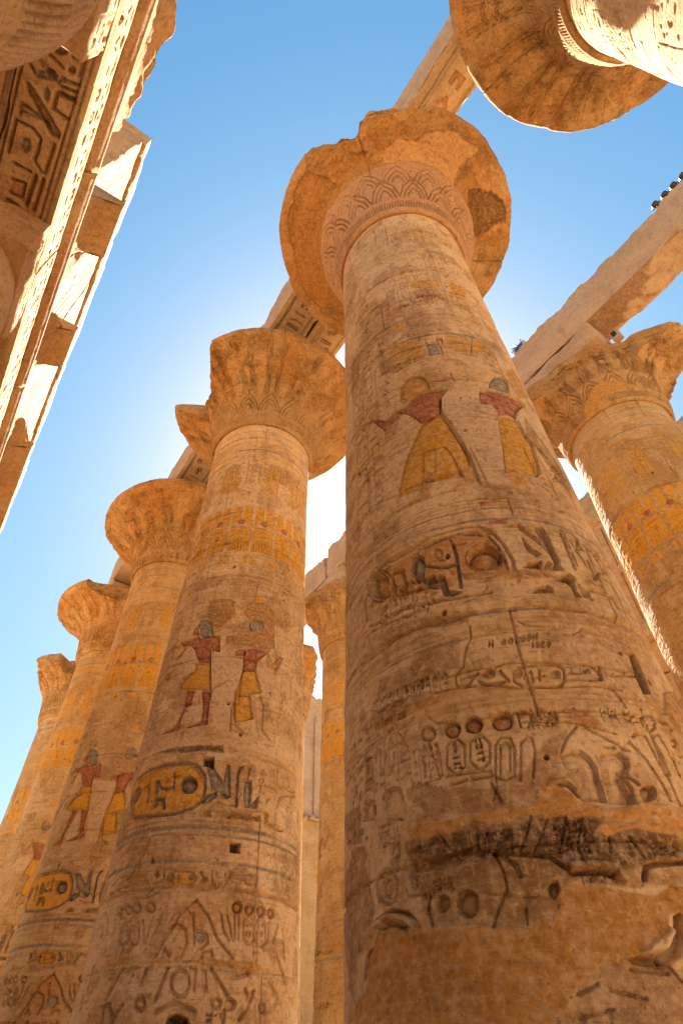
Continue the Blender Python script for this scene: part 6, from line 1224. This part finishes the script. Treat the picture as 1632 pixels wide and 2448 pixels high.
def join(parts):
    VS, QS, TS, b = [], [], [], 0
    for p in parts:
        VS.append(p[0]); QS.append(np.asarray(p[1]).reshape(-1, 4)+b)
        if len(p) > 2: TS.append(np.asarray(p[2])+b)
        b += len(p[0])
    return np.concatenate(VS), np.concatenate(QS), (np.concatenate(TS) if TS else None)
LB = ['lowest of the round dark lamps on the right beam', 'second lowest round dark lamp on the right beam', 'third round dark lamp up the right beam', 'round dark lamp cut by the right edge of the photo']
hv, hq = lathe([(.0, -.20), (.07, -.19), (.13, -.15), (.175, -.08), (.19, 0), (.185, .08), (.17, .12), (.155, .11), (.0, .10)])
lamp_body = make_mesh('lamp_head', hv, hq, M_DARK); lv, lq = lathe([(.148, .10), (.10, .125), (.0, .13)]); lamp_lens = make_mesh('lens', lv, lq, M_GLASS)
sv, sq, st_ = join([rod((0, 0, -.36), (0, 0, -.2), .03), rod((-.22, 0, -.22), (.22, 0, -.22), .025), rod((-.22, 0, -.23), (-.22, 0, .02), .025), rod((.22, 0, -.23), (.22, 0, .02), .025)]); stem = make_mesh('stem', sv, sq, M_DARK, None, True, st_)
for i, x in enumerate((.95, 1.30, 1.62, 1.95)):
    t = thing('round_floodlight', (x, 12.0, 22.02), LB[i], 'lamp', 'round lamps on the right beam')
    for nm, me in (('lamp_head', lamp_body), ('lens', lamp_lens), ('stem', stem)):
        o = bpy.data.objects.new(nm, me); COL.objects.link(o); o.parent = t; o.scale = (.62, .62, .62)
        if nm != 'stem': o.rotation_euler = (math.radians(35), math.radians(-18), 0)
def tube_box(lo, hi, mat, name, t, bev=.02):
    link(name, block_mesh(name, lo, hi, mat, .08, None, .002, .0, 3), t)
t = thing('floodlight', (-5.1, 12.1, 21.8), 'boxy floodlight with blue glass and loose cables on the beam behind the tallest column', 'lamp')
tube_box((-5.42, 12.0, 21.8), (-4.84, 12.3, 22.2), M_TRIM, 'lamp_case', t); tube_box((-5.32, 11.97, 21.88), (-4.94, 12.02, 22.12), M_GLASS, 'lamp_glass', t)
link('cables', make_mesh('cables', *(lambda j: (j[0], j[1]))(join([rod(*a, .018) for a in (((-5.15, 12.1, 22.2), (-5.3, 12.05, 22.55)), ((-5.15, 12.1, 22.25), (-5.45, 12.05, 22.38)), ((-5.05, 12.1, 22.2), (-4.95, 12.05, 22.42)), ((-5.3, 12.1, 22.2), (-5.5, 12.05, 22.2)))])), M_DARK), t)
t = thing('floodlight', (-2.35, 12.75, 19.0), 'small dark lensed floodlight standing on the broken capital at right', 'lamp')
tube_box((-2.5, 12.62, 18.98), (-2.2, 12.86, 19.38), M_TRIM, 'lamp_case', t); tube_box((-2.44, 12.59, 19.1), (-2.28, 12.63, 19.34), M_DARK, 'lamp_glass', t)

# ------------------------------------------------------------------ ground
g = 120.0; n = 60; xs = np.linspace(-1, 1, n); xs = np.sign(xs)*np.abs(xs)**2.2*900; X, Y = np.meshgrid(xs-10, xs+5); Z = (fbm(np.stack([X, Y, 0*X], -1), .4, 4, 3)-.5)*.12-.02
tag(link('ground', make_mesh('ground', np.stack([X, Y, Z], -1), grid_quads(n, n), M_SAND)), kind='structure')
